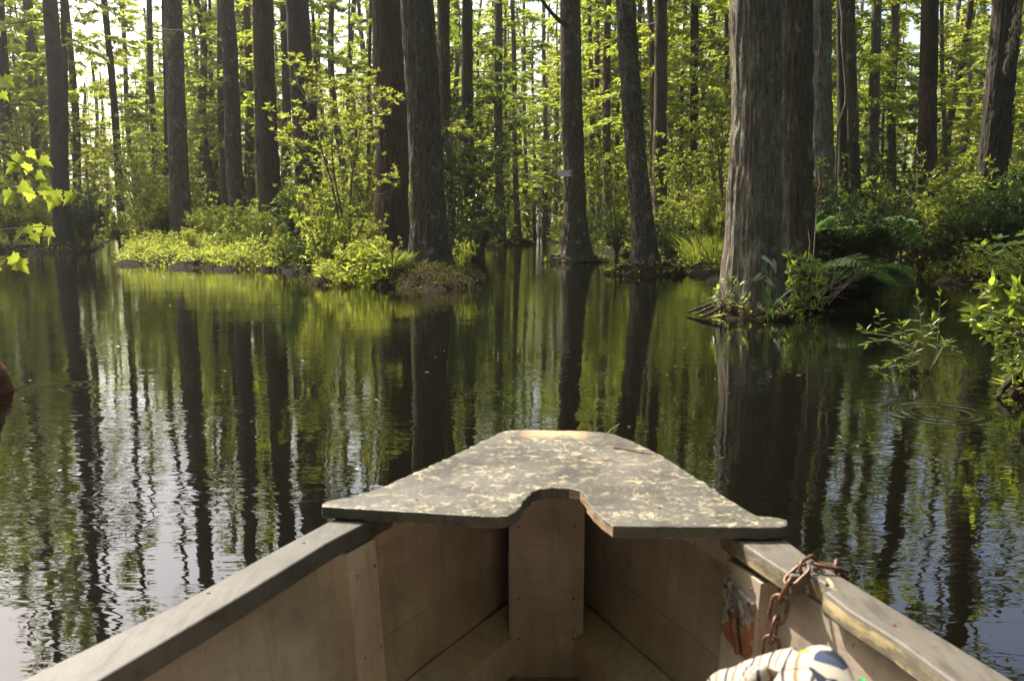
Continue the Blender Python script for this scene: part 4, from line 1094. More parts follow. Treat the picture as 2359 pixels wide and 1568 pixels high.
cap_ = np.sqrt(np.clip(1 - np.clip((Tq - 0.55) / 0.45, 0, 1) ** 2, 0, 1)) * 0.97 + 0.03
bx_ = 0.300 + sq(ca, 0.6) * hx * cap_
by_ = 0.83 + sq(sa, 0.7) * hy * cap_
topz = 0.600 + (bx_ - 0.19) * 0.52 - 8.0 * np.clip(bx_ - 0.365, 0, 1) ** 2 * 4
bz_ = 0.30 + (topz - 0.30) * np.where(Tq < 0.55, Tq / 0.55 * 0.80, 0.80 + 0.20 * np.sin(np.clip((Tq - 0.55) / 0.45, 0, 1) * math.pi / 2))
wr = (vnoise(Aq / 6.2832 * 8, Tq * 5, 62, 8) - 0.5) * 0.030 + (vnoise(Aq / 6.2832 * 22, Tq * 9, 63, 22) - 0.5) * 0.010
V = np.stack([bx_ + wr * ca, by_ + wr * sa, bz_ + wr * 0.5 * Tq], -1)
i = np.arange(nv2 - 1)[:, None] * nu; j = np.arange(nu)[None]; j2 = (j + 1) % nu
mb.add(V, np.stack([i + j, i + j2, i + nu + j2, i + nu + j], -1).reshape(-1, 4))
mb.add(V[-1], [list(range(nu))])
link('bag_body', mb.build('bag_body', M['cloth']), bagE)
m = NT('green_webbing'); M['green'] = m.done(m.principled((0.03, 0.22, 0.06), 0.8, 0.2))
m = NT('red_tassel'); M['tassel'] = m.done(m.principled(m.mix(m.noise(m.coord(), 40, 2), (0.35, 0.04, 0.02), (0.45, 0.13, 0.02)), 0.85, 0.2))
secs = []
for z in np.linspace(0.32, 0.655, 9):
    x = 0.394 - 0.02 * max(0, (z - 0.62)) / 0.07; y = 0.80
    secs.append([(x, y - 0.02, z), (x, y + 0.02, z), (x + 0.006, y + 0.02, z), (x + 0.006, y - 0.02, z)])
loft('strap', secs, M['green'], bagE)
mb = MB()
for k in range(14):
    a = g.random() * 6.28; b_ = np.array([0.212, 0.79, 0.585]) + [0.016 * math.cos(a), 0.012 * math.sin(a), 0.010 * g.random()]
    mb.tube([b_, b_ + [0.010 * math.cos(a), 0.012 * math.sin(a), 0.010], b_ + [0.018 * math.cos(a), 0.018 * math.sin(a), -0.004]], [0.007, 0.007, 0.004], 5)
link('tassel', mb.build('tassel', M['tassel']), bagE)

# twigs lying on the deck
for k, (label, pa, pb, r) in enumerate((
        ('thin brown twig lying across the right half of the bow deck', (1415, 1030), (1520, 1048), 0.0022),
        ('thin dry twig poking past the front edge of the bow deck', (1395, 1000), (1437, 972), 0.0016),
        ('short dry twig lying near the front lip of the bow deck', (1290, 1012), (1310, 1044), 0.0020),
        ('pale dry stalk lying on the middle of the bow deck', (1330, 1052), (1430, 1062), 0.0015))):
    a, b_ = at_z(*pa, 0.5385), at_z(*pb, 0.5385)
    if k == 1: b_ = a + Vector((0.045, 0.05, 0.02))
    mb = MB(); t = np.linspace(0, 1, 6)[:, None]
    P = np.array(a) + (np.array(b_) - np.array(a)) * t; P[:, :2] += (rng(70 + k).random((6, 2)) - .5) * 0.008
    mb.tube(P, np.linspace(r, r * .6, 6), 5)
    mb.tube([P[3], P[3] + [0.012, 0.01, 0.002]], [r * .7, r * .4], 4)
    o = link('twig', mb.build('twig', M['dead'] if k != 0 else M['twig'])); tag(o, label, 'twig', 'twigs on the bow deck')

# ------------------------------------------------------------------ signs
def trunk_front(key, v):
    t = TREE[key]; Y = t.location.y; return Y - t['dia'] * 0.5 * 1.12 - 0.05
Y = trunk_front('ac', 400)
arrow = [(1280, 399.5), (1289, 392.5), (1317, 392), (1311.5, 399), (1316.5, 405.5), (1289, 406.5)]
P = [at_y(u, v, Y) for u, v in arrow]
sg = loft('arrow_sign', [[(p.x, Y, p.z) for p in P], [(p.x, Y + 0.03, p.z) for p in P]], M['white'], None)
tag(sg, 'white wooden arrow sign with a swallow tail nailed to the stout cypress', 'sign')
Y = trunk_front('y', 479)
P = [at_y(u, v, Y) for u, v in ((1192, 481), (1197, 476.5), (1202, 478), (1201, 482), (1195, 483))]
sg = loft('trunk_marker', [[(p.x, Y, p.z) for p in P], [(p.x, Y + 0.03, p.z) for p in P]], M['white'], None)
tag(sg, 'small white marker fixed to a slim trunk beside the channel', 'sign')

# ------------------------------------------------------------------ near plants, leaf by leaf
def leaf_lance(name, mat, w=0.26, curl=0.10):
    mb = MB(); st = [(0, 0.02), (0.15, 0.55), (0.4, 1.0), (0.7, 0.8), (1.0, 0.03)]
    V = []
    for t, k in st:
        z = -curl * t * t
        V += [(-w * .5 * k, t, z + 0.10 * w * k), (0, t, z - 0.02), (w * .5 * k, t, z + 0.10 * w * k)]
    F = []
    for q in range(len(st) - 1):
        a = q * 3; F += [[a, a + 1, a + 4, a + 3], [a + 1, a + 2, a + 5, a + 4]]
    mb.add(V, F); return mb.build(name, M[mat])
def leaf_maple(name, mat):
    half = [(0.0, 0.0), (0.10, 0.02), (0.34, -0.10), (0.30, 0.10), (0.56, 0.30), (0.40, 0.36), (0.43, 0.50), (0.22, 0.50), (0.20, 0.72), (0.10, 0.80), (0.0, 1.05)]
    pt = half + [(-x, y) for x, y in half[-2:0:-1]]
    V = [(0, 0.33, -0.02)] + [(x, y, 0.22 * abs(x) - 0.12 * y * y) for x, y in pt]
    n = len(pt); mb = MB(); mb.add(V, [[0, 1 + k, 1 + (k + 1) % n] for k in range(n)]); return mb.build(name, M[mat])
def leaf_arrow(name, mat):
    half = [(0.0, 0.0), (0.16, -0.30), (0.26, -0.05), (0.24, 0.25), (0.13, 0.62), (0.0, 1.0)]
    pt = half + [(-x, y) for x, y in half[-2:0:-1]]
    V = [(0, 0.3, -0.03)] + [(x, y, 0.15 * abs(x) - 0.1 * y * y) for x, y in pt]
    n = len(pt); mb = MB(); mb.add(V, [[0, 1 + k, 1 + (k + 1) % n] for k in range(n)]); return mb.build(name, M[mat])
LEAF = {'near': leaf_lance('leaf', 'near', 0.33), 'near_b': leaf_lance('leaf', 'maple', 0.36), 'wide': leaf_lance('leaf', 'near', 0.42), 'thin': leaf_lance('leaf', 'near', 0.22, 0.06), 'pale': leaf_lance('leaf', 'pale', 0.24, 0.05),
        'maple': leaf_maple('leaf', 'maple'), 'arrow': leaf_arrow('leaf', 'pale')}
def put_leaf(parent, me, p, d, up, L):
    d = Vector(d).normalized(); up = Vector(up)
    x = d.cross(up)
    if x.length < 1e-3: x = Vector((1, 0, 0))
    x.normalize(); z = x.cross(d)
    Mx = Matrix((x * L, d * L, z * L)).transposed().to_4x4(); Mx.translation = Vector(p) - parent.location
    o = link('leaf', me, parent); o.matrix_local = Mx
    return o
def rv(s=1.0): return Vector((rnd.gauss(0, s), rnd.gauss(0, s), rnd.gauss(0, s)))
def curve(a, b_, sag=0.0, n=7):
    a, b_ = Vector(a), Vector(b_)
    return [tuple(a.lerp(b_, t) + Vector((0, 0, sag * math.sin(t * math.pi)))) for t in np.linspace(0, 1, n)]
def stems(parent, paths, r0, r1, mat='twig', name='stem'):
    for P in paths:
        mb = MB(); P = np.array([Vector(p) - parent.location for p in P])
        mb.tube(P, np.linspace(r0, r1, len(P)), 5)
        link(name, mb.build(name, M[mat]), parent)

# maple sapling reaching in from the left
mp = empty('maple_sapling', (-2.75, 3.0, 0.0)); tag(mp, 'maple twig with glowing yellow green lobed leaves hanging in at the left edge', 'sapling')
root = Vector(mp.location)
Ym = 3.2
hub = at_y(-70, 330, Ym)
paths = [[tuple(root + Vector((0, 0, -0.3))), tuple(root + Vector((0.02, 0.05, 0.7))), tuple(root + Vector((0.12, 0.12, 1.4))), tuple(hub)],
         curve(hub, at_y(110, 440, Ym), 0.04), curve(hub, at_y(90, 350, Ym), 0.03), curve(root + Vector((0.05, 0.08, 0.9)), at_y(120, 520, Ym), 0.06), curve(root + Vector((0.04, 0.06, 0.75)), at_y(50, 585, Ym), 0.04)]
stems(mp, paths[:1], 0.02, 0.009); stems(mp, paths[1:], 0.005, 0.0018)
for (u, v) in ((48, 357), (67, 345), (91, 366), (41, 379), (65, 377), (56, 418), (84, 400), (90, 428), (46, 424), (124, 442), (170, 446), (108, 432), (70, 440), (30, 440), (58, 524), (86, 516), (104, 529), (117, 540), (78, 537), (52, 532),
               (12, 596), (39, 602), (26, 588), (-12, 605), (4, 180), (0, 214), (-20, 400), (-10, 470), (132, 452)):
    p = at_y(u, v, Ym + rnd.uniform(-0.07, 0.07))
    d = Vector((rnd.uniform(-0.5, 0.9), rnd.uniform(-0.25, 0.1), rnd.uniform(-0.9, -0.25)))
    put_leaf(mp, LEAF['maple'], p, d, Vector((rnd.uniform(-.4, .4), -0.9, 0.5)) + rv(0.2), rnd.uniform(0.045, 0.070))

# big leaved bush at the right edge
rb = empty('leafy_bush', at_z(2420, 905, 0)); tag(rb, 'bright glossy bush with long leaves on a tussock at the right edge, nearest the boat', 'bush')
root = Vector(rb.location)
tips = [(2284, 657), (2284, 679), (2246, 709), (2281, 719), (2236, 733), (2313, 725), (2300, 692), (2259, 757), (2286, 744), (2267, 774), (2313, 749), (2290, 779), (2327, 771), (2300, 797), (2327, 808), (2340, 654), (2346, 736),
        (2346, 790), (2340, 830), (2304, 818), (2327, 709), (2319, 842), (2365, 680), (2372, 720), (2380, 770), (2368, 815), (2400, 700), (2395, 750), (2355, 850), (2330, 860), (2350, 770), (2335, 690), (2360, 745), (2310, 770), (2345, 815)]
Yb = root.y
for k, (u, v) in enumerate(tips):
    p = at_y(u, v, Yb - 0.1 + rnd.uniform(-0.28, 0.22))
    a = root + Vector((rnd.uniform(-0.06, 0.06), rnd.uniform(-0.05, 0.05), 0.02 + 0.1 * rnd.random()))
    mid = a.lerp(p, 0.5) + Vector((0.05, 0, 0.12))
    stems(rb, [[tuple(a), tuple(a.lerp(mid, 0.5) + Vector((0.02, 0, 0.03))), tuple(mid), tuple(mid.lerp(p, 0.6) + Vector((0, 0, 0.02))), tuple(p)]], 0.008, 0.003)
    big = 1.0 if v < 765 else 0.66
    for q in range(rnd.choice((7, 8, 9, 10))):
        d = (p - mid).normalized() * 0.5 + rv(0.55) + Vector((-0.15, -0.1, -0.05))
        put_leaf(rb, LEAF['near_b' if (v < 790 and rnd.random() < 0.35) else 'near'], p - (p - mid) * 0.16 * rnd.random(), d, Vector((0, -0.4, 0.9)) + rv(0.35), rnd.uniform(0.080, 0.125) * big)
link('root_mound', root_mound(77, 0.42, 0.36, 0.16, 30, 9, 90), rb)
g = rng(78); mb = MB()
B = np.array([[-0.33 + 0.3 * g.random(), -0.33 + 0.28 * g.random(), 0.03 + 0.09 * g.random()] for _ in range(70)])
mb.leaves(B, g.normal(0, 1, (70, 3)) * [1, 1, 0.25], [0, 0, 1.0] + g.normal(0, 0.4, (70, 3)), 0.06, 0.025, 0)
link('dead_leaves', mb.build('dead_leaves', M['dead'], False), rb)
stems(rb, [curve(at_y(2320, 705, Yb - .1), at_y(2254, 676, Yb - .3), 0.02), curve(at_y(2262, 686, Yb - .3), at_y(2260, 642, Yb - .3), 0.0), curve(at_y(2285, 668, Yb - .3), at_y(2240, 640, Yb - .35), 0.0)], 0.003, 0.0015, 'dead', 'dead_stem')

# whorled shrub farther back at the right edge
ws = empty('whorled_shrub', Vector((x_at(2440, 8.6), 8.6, 0.0))); tag(ws, 'shrub with whorls of broad pale green leaves at the right edge above the glossy bush', 'shrub')
root = Vector(ws.location)
for (u, v) in ((2262, 570), (2276, 578), (2299, 552), (2318, 566), (2290, 590), (2330, 585), (2345, 560), (2350, 600), (2310, 606), (2370, 580), (2380, 610), (2340, 630), (2300, 622), (2365, 540)):
    p = at_y(u, v, 8.4 + rnd.uniform(-0.3, 0.3)); mid = root.lerp(p, 0.55) + Vector((0.15, 0, 0.1))
    stems(ws, [[tuple(root), tuple(root.lerp(mid, 0.5)), tuple(mid), tuple(p)]], 0.012, 0.004)
    for q in range(7):
        a = q * 0.9 + rnd.random()
        put_leaf(ws, LEAF['wide'], p, Vector((math.cos(a), math.sin(a) * 0.8, 0.35 + rnd.gauss(0, 0.25))), Vector((0, -0.2, 1)) + rv(0.2), rnd.uniform(0.10, 0.145))
link('root_mound', root_mound(79, 0.5, 0.45, 0.15), ws)

# little bush standing in the water on the right
wb = empty('water_willow', at_z(2140, 856, 0)); tag(wb, 'sparse little bush with small shiny leaves standing in the open water on the right', 'bush')
Yw = wb.location.y; root = Vector(wb.location)
def wpt(u, v): return at_y(u, v, Yw + rnd.uniform(-0.12, 0.12))
lines = [[(2140, 856), (2131, 810), (2124, 765), (2120, 725), (2113, 680)], [(2145, 850), (2158, 815), (2160, 782), (2162, 740), (2166, 682)], [(2138, 852), (2108, 795), (2064, 776), (2030, 755), (2024, 722)],
         [(2108, 800), (2060, 785), (2020, 782), (1999, 792)], [(2060, 776), (2015, 768), (1988, 756)], [(2145, 850), (2178, 790), (2196, 803), (2214, 828)], [(2138, 853), (2085, 820), (2051, 832)], [(2138, 855), (2070, 840), (2024, 846)],
         [(2138, 853), (2095, 815), (2072, 792)], [(2100, 800), (2086, 770), (2075, 745)], [(2138, 853), (2110, 835), (2086, 850)], [(2124, 790), (2140, 770), (2150, 740)], [(2135, 830), (2105, 810), (2095, 785)], [(2150, 835), (2170, 800), (2185, 785)]]
for ln in lines:
    P = [wpt(u, v) for u, v in ln]; P[0] = at_y(*ln[0], Yw)
    stems(wb, [[tuple(p) for p in P]], 0.004, 0.0018)
    Pn = np.array([tuple(p) for p in P]); cnt = 9 if len(ln) > 3 else 7
    for q in range(cnt):
        f = 0.32 + 0.68 * (q + 0.5) / cnt
        t_i = f * (len(ln) - 1); i0 = min(int(t_i), len(ln) - 2)
        p = P[i0].lerp(P[i0 + 1], t_i - i0); dr = (P[i0 + 1] - P[i0]).normalized()
        sd = Vector((1 if q % 2 else -1, rnd.uniform(-.6, .6), 0.1))
        put_leaf(wb, LEAF['thin' if rnd.random() < .7 else 'pale'], p, dr * 0.5 + sd * 0.9 + rv(0.2), Vector((0, -0.3, 1)) + rv(0.3), rnd.uniform(0.055, 0.095))
    for q in range(3): put_leaf(wb, LEAF['near'], P[-1], dr * 0.9 + rv(0.45), Vector((0, -0.6, 0.6)) + rv(0.3), rnd.uniform(0.055, 0.085))

# plants at the foot of the nearest giant cypress
ap = empty('arrowhead_plant', Vector((x_at(1770, 9.62), 9.62, 0.05))); tag(ap, 'tall stalks with arrow shaped leaves at the foot of the nearest giant cypress', 'plant')
Ya = ap.location.y + 0.03; root = Vector(ap.location)
for (u, v, dx, L) in ((1760, 594, 0.6, 0.16), (1779, 603, 0.1, 0.17), (1752, 636, -0.9, 0.15), (1768, 646, 0.6, 0.14), (1826, 664, 0.2, 0.13), (1770, 662, -0.2, 0.10), (1790, 690, 0.3, 0.09), (1750, 700, -0.4, 0.09)):
    p = at_y(u, v, Ya - 0.05 + rnd.uniform(-.06, .06))
    stems(ap, [curve(root + rv(0.03) * 1.0, p, 0.03)], 0.006, 0.004, 'near', 'stalk')
    put_leaf(ap, LEAF['arrow'], p, Vector((dx, -0.35, -0.45)), Vector((0.2, -0.8, 0.6)) + rv(0.15), L)
def leafy(name, label, u, v, kind_leaf, spots, L, n, Yoff=0.0, cat='plant'):
    e = empty(name, Vector((x_at(u, Yoff), Yoff, 0.06))); tag(e, label, cat); Y = Yoff; root = Vector(e.location)
    for (a, b_) in spots:
        p = at_y(a, b_, Y + rnd.uniform(-0.12, 0.12))
        stems(e, [curve(root + Vector((rnd.uniform(-.08, .08), 0, 0.02)), p, 0.05, 5)], 0.006, 0.003)
        for q in range(n):
            put_leaf(e, LEAF[kind_leaf if rnd.random() < 0.62 else 'near_b'], p - (p - root) * 0.3 * rnd.random(), rv(0.7) + Vector((0, -0.1, 0.2)), Vector((0, -0.3, 1)) + rv(0.35), L * rnd.uniform(0.7, 1.25))
    return e
leafy('pale_plant', 'pale small leaved plant on the left side of the giant cypress foot', 1668, 728, 'pale', [(1645, 672), (1660, 650), (1675, 640), (1690, 668), (1705, 655), (1668, 690), (1640, 700), (1712, 685), (1690, 640), (1655, 668), (1725, 690), (1680, 700)], 0.11, 9, 9.7)
g_spots = [(1812, 580), (1830, 600), (1850, 590), (1870, 610), (1890, 640), (1840, 630), (1865, 650), (1885, 670), (1900, 690), (1850, 670), (1830, 655), (1815, 620), (1875, 585), (1860, 700), (1895, 620), (1840, 690), (1905, 655), (1825, 680), (1880, 705), (1810, 650)]
leafy('leafy_plant', 'sunlit yellow green leafy plant on the right side of the giant cypress foot', 1850, 722, 'near', g_spots, 0.115, 13, 10.5)
leafy('leafy_plant', 'small dark leaved plant drooping over the root mound right of the arrow shaped leaves', 1800, 742, 'thin', [(1790, 715), (1815, 712), (1775, 722), (1830, 722), (1850, 730), (1805, 700)], 0.09, 8, 9.6)
# dead twigs right of it
dt = empty('dead_branch', at_z(1870, 722, 0)); tag(dt, 'bare reddish dead twigs sticking out over the water right of the giant cypress', 'branch')
Yd = dt.location.y; bp = at_y(1905, 690, Yd)
stems(dt, [curve(dt.location, bp, 0.05)] + [curve(bp + Vector((rnd.uniform(-.15, .1), 0, rnd.uniform(-.1, .1))), at_y(u, v, Yd + rnd.uniform(-.3, .2)), rnd.uniform(-.04, .08)) for u, v in ((1945, 605), (1968, 622), (1985, 632), (1975, 660), (1962, 640), (1978, 628), (1930, 600), (1990, 590), (1955, 690), (1940, 650), (1915, 595))], 0.006, 0.002, 'dead', 'twig')
# dead orange fern stalk
fs = empty('dead_fern_stalk', Vector((x_at(1868, 11.6), 11.6, 0))); tag(fs, 'dead orange fern stalk standing upright beside the giant cypress', 'plant')
stems(fs, [[tuple(fs.location), tuple(at_y(1872, 620, 11.6)), tuple(at_y(1879, 520, 11.6)), tuple(at_y(1884, 455, 11.6)), tuple(at_y(1880, 445, 11.55))], [tuple(at_y(1862, 600, 11.6)), tuple(at_y(1866, 560, 11.6)), tuple(at_y(1862, 530, 11.6))]], 0.008, 0.005, 'dead', 'stalk')
m = NT('orange_frond'); M['orange'] = m.done(m.principled((0.45, 0.16, 0.03), 0.7, 0.2))
stems(fs, [[tuple(at_y(1884, 440, 11.6)), tuple(at_y(1888, 425, 11.6)), tuple(at_y(1887, 405, 11.6))]], 0.008, 0.004, 'orange', 'frond_tip')

# ferns behind the giant cypress
def frond_mesh(seed, L):
    g = rng(seed); mb = MB(); n = 9; t = np.linspace(0, 1, n)
    P = np.stack([np.zeros(n), L * (t - 0.22 * t ** 2), L * (0.95 * t - 0.85 * t ** 2)], 1)
    mb.tube(P, np.linspace(0.006, 0.002, n), 4, 1, False)
    q = 24; f = np.linspace(0.14, 1, q)
    B = np.stack([np.interp(f, t, P[:, k]) for k in range(3)], 1); Ln = 0.36 * L * np.sin(np.clip(f, 0, 1) * math.pi * 0.92 + 0.18) ** 0.8 + 0.02
    for s in (-1, 1):
        D = np.stack([np.full(q, s * 1.0), np.full(q, 0.35), np.full(q, -0.12)], 1) + g.normal(0, 0.08, (q, 3))
        for k in range(5):      # small leaflets along each pinna
            ft = (k + 0.2) / 5
            for s2 in (-1, 1):
                D2 = unit(D) * 0.7 + np.array([0, s2 * 0.8, 0])
                mb.leaves(B + unit(D) * (Ln * ft)[:, None] + [0, 0, -0.02 * ft], D2, [0, 0, 1.0] + g.normal(0, 0.15, (q, 3)), Ln * 0.30 * (1.1 - 0.5 * ft), Ln * 0.12, 0)
    return mb.build('frond', [M['fern'], M['twig']], False)
FR = [frond_mesh(800 + k, 1.15) for k in range(3)]
for k, (label, u, Y, s) in enumerate((
        ('large dark fern behind the giant cypress, nearest its trunk', 1855, 12.4, 1.05), ('large dark fern right behind the orange stalk', 1900, 12.9, 1.2), ('dark fern reaching right over the back pool', 1950, 13.2, 1.1),
        ('tall dark fern at the top of the thicket by the striped cypress', 1925, 14.6, 1.5), ('dark fern at the left of the thicket behind the giant cypress', 1835, 14.8, 1.3), ('dark fern low at the water behind the dead twigs', 1935, 12.1, 0.8))):
    x = x_at(u, Y)
    e = empty('fern', (x, Y, gz(x, Y) + (0.45 if s > 1.25 else 0.1))); tag(e, label, 'fern')
    for q in range(10):
        link('frond', FR[q % 3], e, rot=(rnd.uniform(-0.15, 0.25), rnd.uniform(-.2, .2), q * 0.63 + rnd.uniform(-.2, .2)), sc=(s, s, s * rnd.uniform(0.8, 1.25)))

# rosette shrub, many stems leaning left in front of the big trunks
ts = empty('rosette_shrub', (x_at(800, 18.3), 18.3, 0.1)); tag(ts, 'tall airy shrub with bright leaf rosettes in front of the wide dark cypress', 'shrub')
Yt = 18.3; root = Vector(ts.location); g = rng(90)
clusters = [(690, 150), (672, 138), (650, 150), (705, 165), (720, 185), (700, 205), (640, 275), (618, 262), (660, 290), (680, 250), (720, 230), (745, 215), (770, 235), (790, 205), (760, 190), (740, 255), (705, 275), (665, 310), (690, 320), (720, 300),
            (750, 285), (775, 270), (800, 255), (825, 235), (850, 200), (865, 180), (840, 185), (815, 205), (870, 220), (890, 235), (915, 225), (905, 212), (880, 255), (845, 270), (820, 290), (790, 305), (760, 320), (735, 335), (700, 345), (730, 365), (765, 350),
            (795, 335), (825, 320), (850, 305), (875, 290), (740, 395), (770, 385), (800, 370), (760, 420), (735, 440), (710, 410), (780, 440), (810, 410), (835, 385), (690, 370), (655, 330), (640, 310), (910, 390), (895, 400), (905, 420), (860, 420), (730, 470), (765, 470), (700, 450)]
mbs = MB(); mbl = MB()
trunkpts = []
for k, (u1, v1) in enumerate(((725, 240), (770, 300), (830, 260), (690, 330), (860, 420))):
    b1 = at_y(u1, v1, Yt + rnd.uniform(-.4, .3)); t = np.linspace(0, 1, 8)
    P = np.array([tuple(root.lerp(b1, s)) for s in t]) + np.stack([0.12 * np.sin(t * 5 + k), 0.08 * np.sin(t * 4 + 2 * k), 0.0 * t], 1) * t[:, None]
    P[0, 2] = -0.1
    mbs.tube(P, np.linspace(0.035, 0.010, 8), 6); trunkpts += [P[i] for i in range(3, 8)]
for (u, v) in clusters:
    c = np.array(at_y(u, v, Yt + rnd.uniform(-0.5, 0.4)))
    b_ = min(trunkpts, key=lambda p: np.linalg.norm(p - c) + (0.6 if p[2] > c[2] else 0))
    md = (b_ + c) / 2 + g.normal(0, 0.05, 3) - [0, 0, 0.05]
    mbs.tube([b_, md, c], [0.010, 0.007, 0.004], 4, 0, False)
    for q in range(5):
        cc = c + g.normal(0, 0.10, 3)
        mbs.tube([md, cc], [0.004, 0.003], 3, 0, False)
        n = 9
        D = g.normal(0, 1, (n, 3)) * [1, 1, 0.5] + [0, 0, 0.75]
        mbl.leaves(np.repeat(cc[None], n, 0), D, [0, 0, 1.0] + g.normal(0, 0.35, (n, 3)), g.uniform(0.09, 0.14, n), g.uniform(0.03, 0.045, n))
off = np.array(root)
for b in (mbs, mbl): b.v = [v - off for v in b.v]
link('stems', mbs.build('stems', M['twig']), ts); link('foliage', mbl.build('foliage', M['shrub_bright'], False), ts)

# grass tuft beside the big trunk, canes on the far right bank
def tuft(label, x, Y, n, h, w, mat, seed, spread=0.12):
    g = rng(seed); mb = MB()
    e_mesh = MB()
    for k in range(n):
        a = g.random() * 6.28; ln = h * (0.35 + 0.5 * g.random()); b_ = np.array([math.cos(a), math.sin(a), 0]) * spread * g.random()
        t = np.linspace(0, 1, 5); hh = h * (0.6 + 0.5 * g.random())
        P = b_ + np.stack([np.cos(a) * ln * t ** 1.8, np.sin(a) * ln * t ** 1.8, hh * (t - 0.35 * t ** 3)], 1)
        s = np.array([-math.sin(a), math.cos(a), 0]) * w
        wd = np.array([0.6, 1, .9, .6, .05])[:, None]
        V = np.concatenate([P - s * wd, P + s * wd])
        e_mesh.add(V, [[i, i + 1, i + 6, i + 5] for i in range(4)])
    o = link('grass_tuft', e_mesh.build('grass_tuft', M[mat], False), None, (x, Y, gz(x, Y)))
    return tag(o, label, 'grass tuft')
tuft('arching grass tuft at the left foot of the big trunk at the bank tip', x_at(938, 16.2), 16.2, 90, 0.55, 0.006, 'cover', 95)
tuft('dry grass tuft at the water in front of the big trunk at the bank tip', x_at(975, 15.7), 15.7, 110, 0.42, 0.006, 'litter', 195, 0.35)
tuft('dry grass tuft at the right foot of the big trunk at the bank tip', x_at(1040, 15.9), 15.9, 110, 0.36, 0.006, 'litter', 196, 0.35)
tuft('green grass tuft at the shore left of the big trunk at the bank tip', x_at(905, 15.9), 15.9, 120, 0.5, 0.006, 'cover', 197, 0.3)
tuft('tall bright grass tuft at the shore left of the giant cypress', x_at(1605, 21.5), 21.5, 160, 1.3, 0.010, 'shrub_bright', 96, 0.4)
tuft('second tall grass tuft at the shore left of the giant cypress, nearer to its trunk', x_at(1645, 20.5), 20.5, 130, 1.1, 0.010, 'shrub_bright', 97, 0.4)

# hanging moss and the pale vine
def hanging(label, pts_, mat='moss_hang', seed=1, name='spanish_moss', n=160, w=0.16, ln=0.5):
    g = rng(seed); mb = MB()
    P = np.array([tuple(p) for p in pts_]); t = np.linspace(0, 1, len(P)); f = g.random(n) ** 0.8
    B = np.stack([np.interp(f, t, P[:, k]) for k in range(3)], 1) + g.normal(0, w * 0.4, (n, 3)) * (1.1 - f)[:, None]
    mb.leaves(B, np.array([0, 0, -1.0]) + g.normal(0, 0.28, (n, 3)), g.normal(0, 1, (n, 3)), g.uniform(0.3, 0.9, n) * ln * 0.5, 0.022, 0)
    mb.tube(P, np.linspace(0.012, 0.005, len(P)), 4, 0, False)
    return tag(link(name, mb.build(name, M[mat], False)), label, 'moss')
def dp(u, v, Y): return at_y(u, v, Y)
hanging('long strand of grey hanging moss in front of the heavy leaning cypress', [dp(2352, -60, 19.2), dp(2342, 40, 19.2), dp(2328, 110, 19.2), dp(2315, 158, 19.2)], seed=41, n=240)
hanging('moss hanging on the left side of the reddish trunk behind the big cypress', [dp(1015, 90, 26.5), dp(1013, 150, 26.5), dp(1010, 220, 26.5)], seed=42, w=0.3)
hanging('moss hanging below the bright side spray of the reddish trunk', [dp(1045, 295, 26.2), dp(1037, 330, 26.2), dp(1030, 365, 26.2)], seed=43, w=0.3)
hanging('moss hanging from the bare branch of the leaning cypress', [dp(385, 62, 28.4), dp(385, 85, 28.4), dp(383, 118, 28.4)], seed=44, w=0.35)
hanging('moss hanging in the gap right of the huge dark cypress', [dp(2075, 20, 24), dp(2070, 60, 24), dp(2066, 110, 24)], seed=45, w=0.35)
mb = MB(); P = [dp(1934, -20, 23.6), dp(1942, 40, 23.5), dp(1940, 85, 23.5), dp(1945, 150, 23.5), dp(1950, 210, 23.5), dp(1948, 240, 23.5), dp(1930, 290, 23.5), dp(1926, 400, 23.5), dp(1930, 520, 23.5)]
mb.tube([tuple(p) for p in P], [0.06, 0.05, 0.045, 0.04, 0.045, 0.035, 0.03, 0.03, 0.03], 6)
tag(link('vine', mb.build('vine', M['bark_pale'])), 'pale twisted vine hanging in front of the dark trunk right of the striped cypress', 'vine')

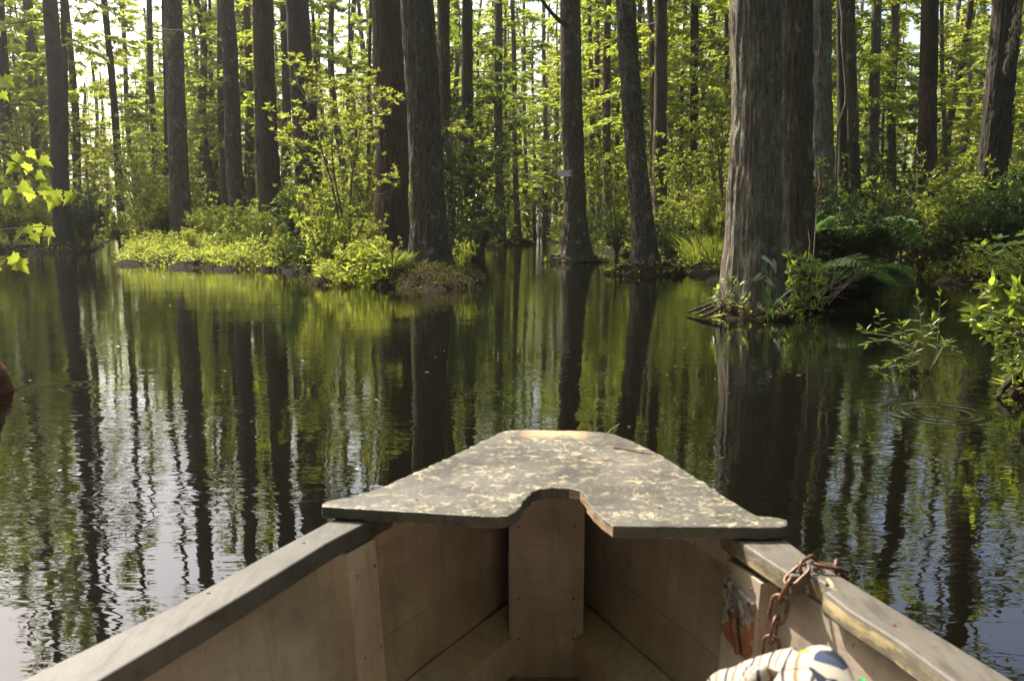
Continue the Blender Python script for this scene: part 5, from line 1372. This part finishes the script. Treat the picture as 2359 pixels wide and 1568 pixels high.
# cypress knee at the left edge
def knee(label, x, Y, r, h, seed):
    g = rng(seed); mb = MB(); k, n = 28, 16
    A_, T_ = np.meshgrid(np.arange(k) * 2 * math.pi / k, np.linspace(0, 1, n))
    nz = vnoise(A_ / 6.2832 * 7, T_ * 4, seed, 7) - .5 + 0.5 * (vnoise(A_ / 6.2832 * 15, T_ * 9, seed + 1, 15) - .5)
    rr = r * np.sqrt(np.clip(1 - T_ ** 2.2, 0, 1)) * (1.12 - 0.2 * T_) * (1 + 0.30 * nz) + 0.003
    V = np.stack([np.cos(A_) * rr, np.sin(A_) * rr, -0.3 + (h + 0.3) * T_ + nz * 0.05], -1)
    i = np.arange(n - 1)[:, None] * k; j = np.arange(k)[None]; j2 = (j + 1) % k
    mb.add(V, np.stack([i + j, i + j2, i + k + j2, i + k + j], -1).reshape(-1, 4))
    return tag(link('cypress_knee', mb.build('cypress_knee', M['knee']), None, (x, Y, 0)), label, 'stump')
m = NT('knee_bark'); g_ = m.noise(m.coord(), 14, 6, 0.7)
M['knee'] = m.done(m.principled(m.ramp(g_, [(0.35, (0.04, 0.018, 0.010)), (0.6, (0.16, 0.065, 0.03)), (0.75, (0.10, 0.09, 0.03))]), 0.9, 0.2, m.bump(g_, 1.0, 0.03)))
p = at_z(-52, 905, 0)
knee('rounded reddish cypress knee rising from the water at the left edge', p.x, p.y, 0.235, 0.40, 51)

# specks floating on the water
g = rng(99); mb = MB(); n = 160
Y = 3.5 + 20 * g.random(n) ** 1.5; X = (g.random(n) - .5) * 1.3 * Y
k = land(X, Y) < -0.4; X, Y = X[k], Y[k]; n = len(X)
mb.leaves(np.stack([X, Y, np.full(n, 0.004)], 1), np.concatenate([g.normal(0, 1, (n, 2)), np.zeros((n, 1))], 1), np.tile([0, 0, 1.0], (n, 1)), g.uniform(0.015, 0.05, n), g.uniform(0.006, 0.018, n), 0, 0.1)
tag(link('floating_specks', mb.build('floating_specks', M['pale'], False)), 'tiny leaves and petals floating on the water', 'debris', kind='stuff')

# ------------------------------------------------------------------ the hazy air of the swamp
HZ = NT('haze_air'); pv = HZ.n('ShaderNodeVolumePrincipled')
pv.inputs['Color'].default_value = (0.95, 0.95, 0.88, 1)
pv.inputs['Density'].default_value = 0.0004
pv.inputs['Anisotropy'].default_value = 0.55
HZ.l(pv.outputs[0], HZ.out.inputs['Volume'])
mb = MB(); x0, x1, y0, y1, z0, z1 = -1600, 1600, -1600, 1600, -2.5, 30
mb.add([[x0, y0, z0], [x1, y0, z0], [x1, y1, z0], [x0, y1, z0], [x0, y0, z1], [x1, y0, z1], [x1, y1, z1], [x0, y1, z1]], [[3, 2, 1, 0], [4, 5, 6, 7], [0, 1, 5, 4], [1, 2, 6, 5], [2, 3, 7, 6], [3, 0, 4, 7]])
tag(link('haze', mb.build('haze', HZ.mat, False)), 'thin sunlit haze between the trees', kind='stuff')
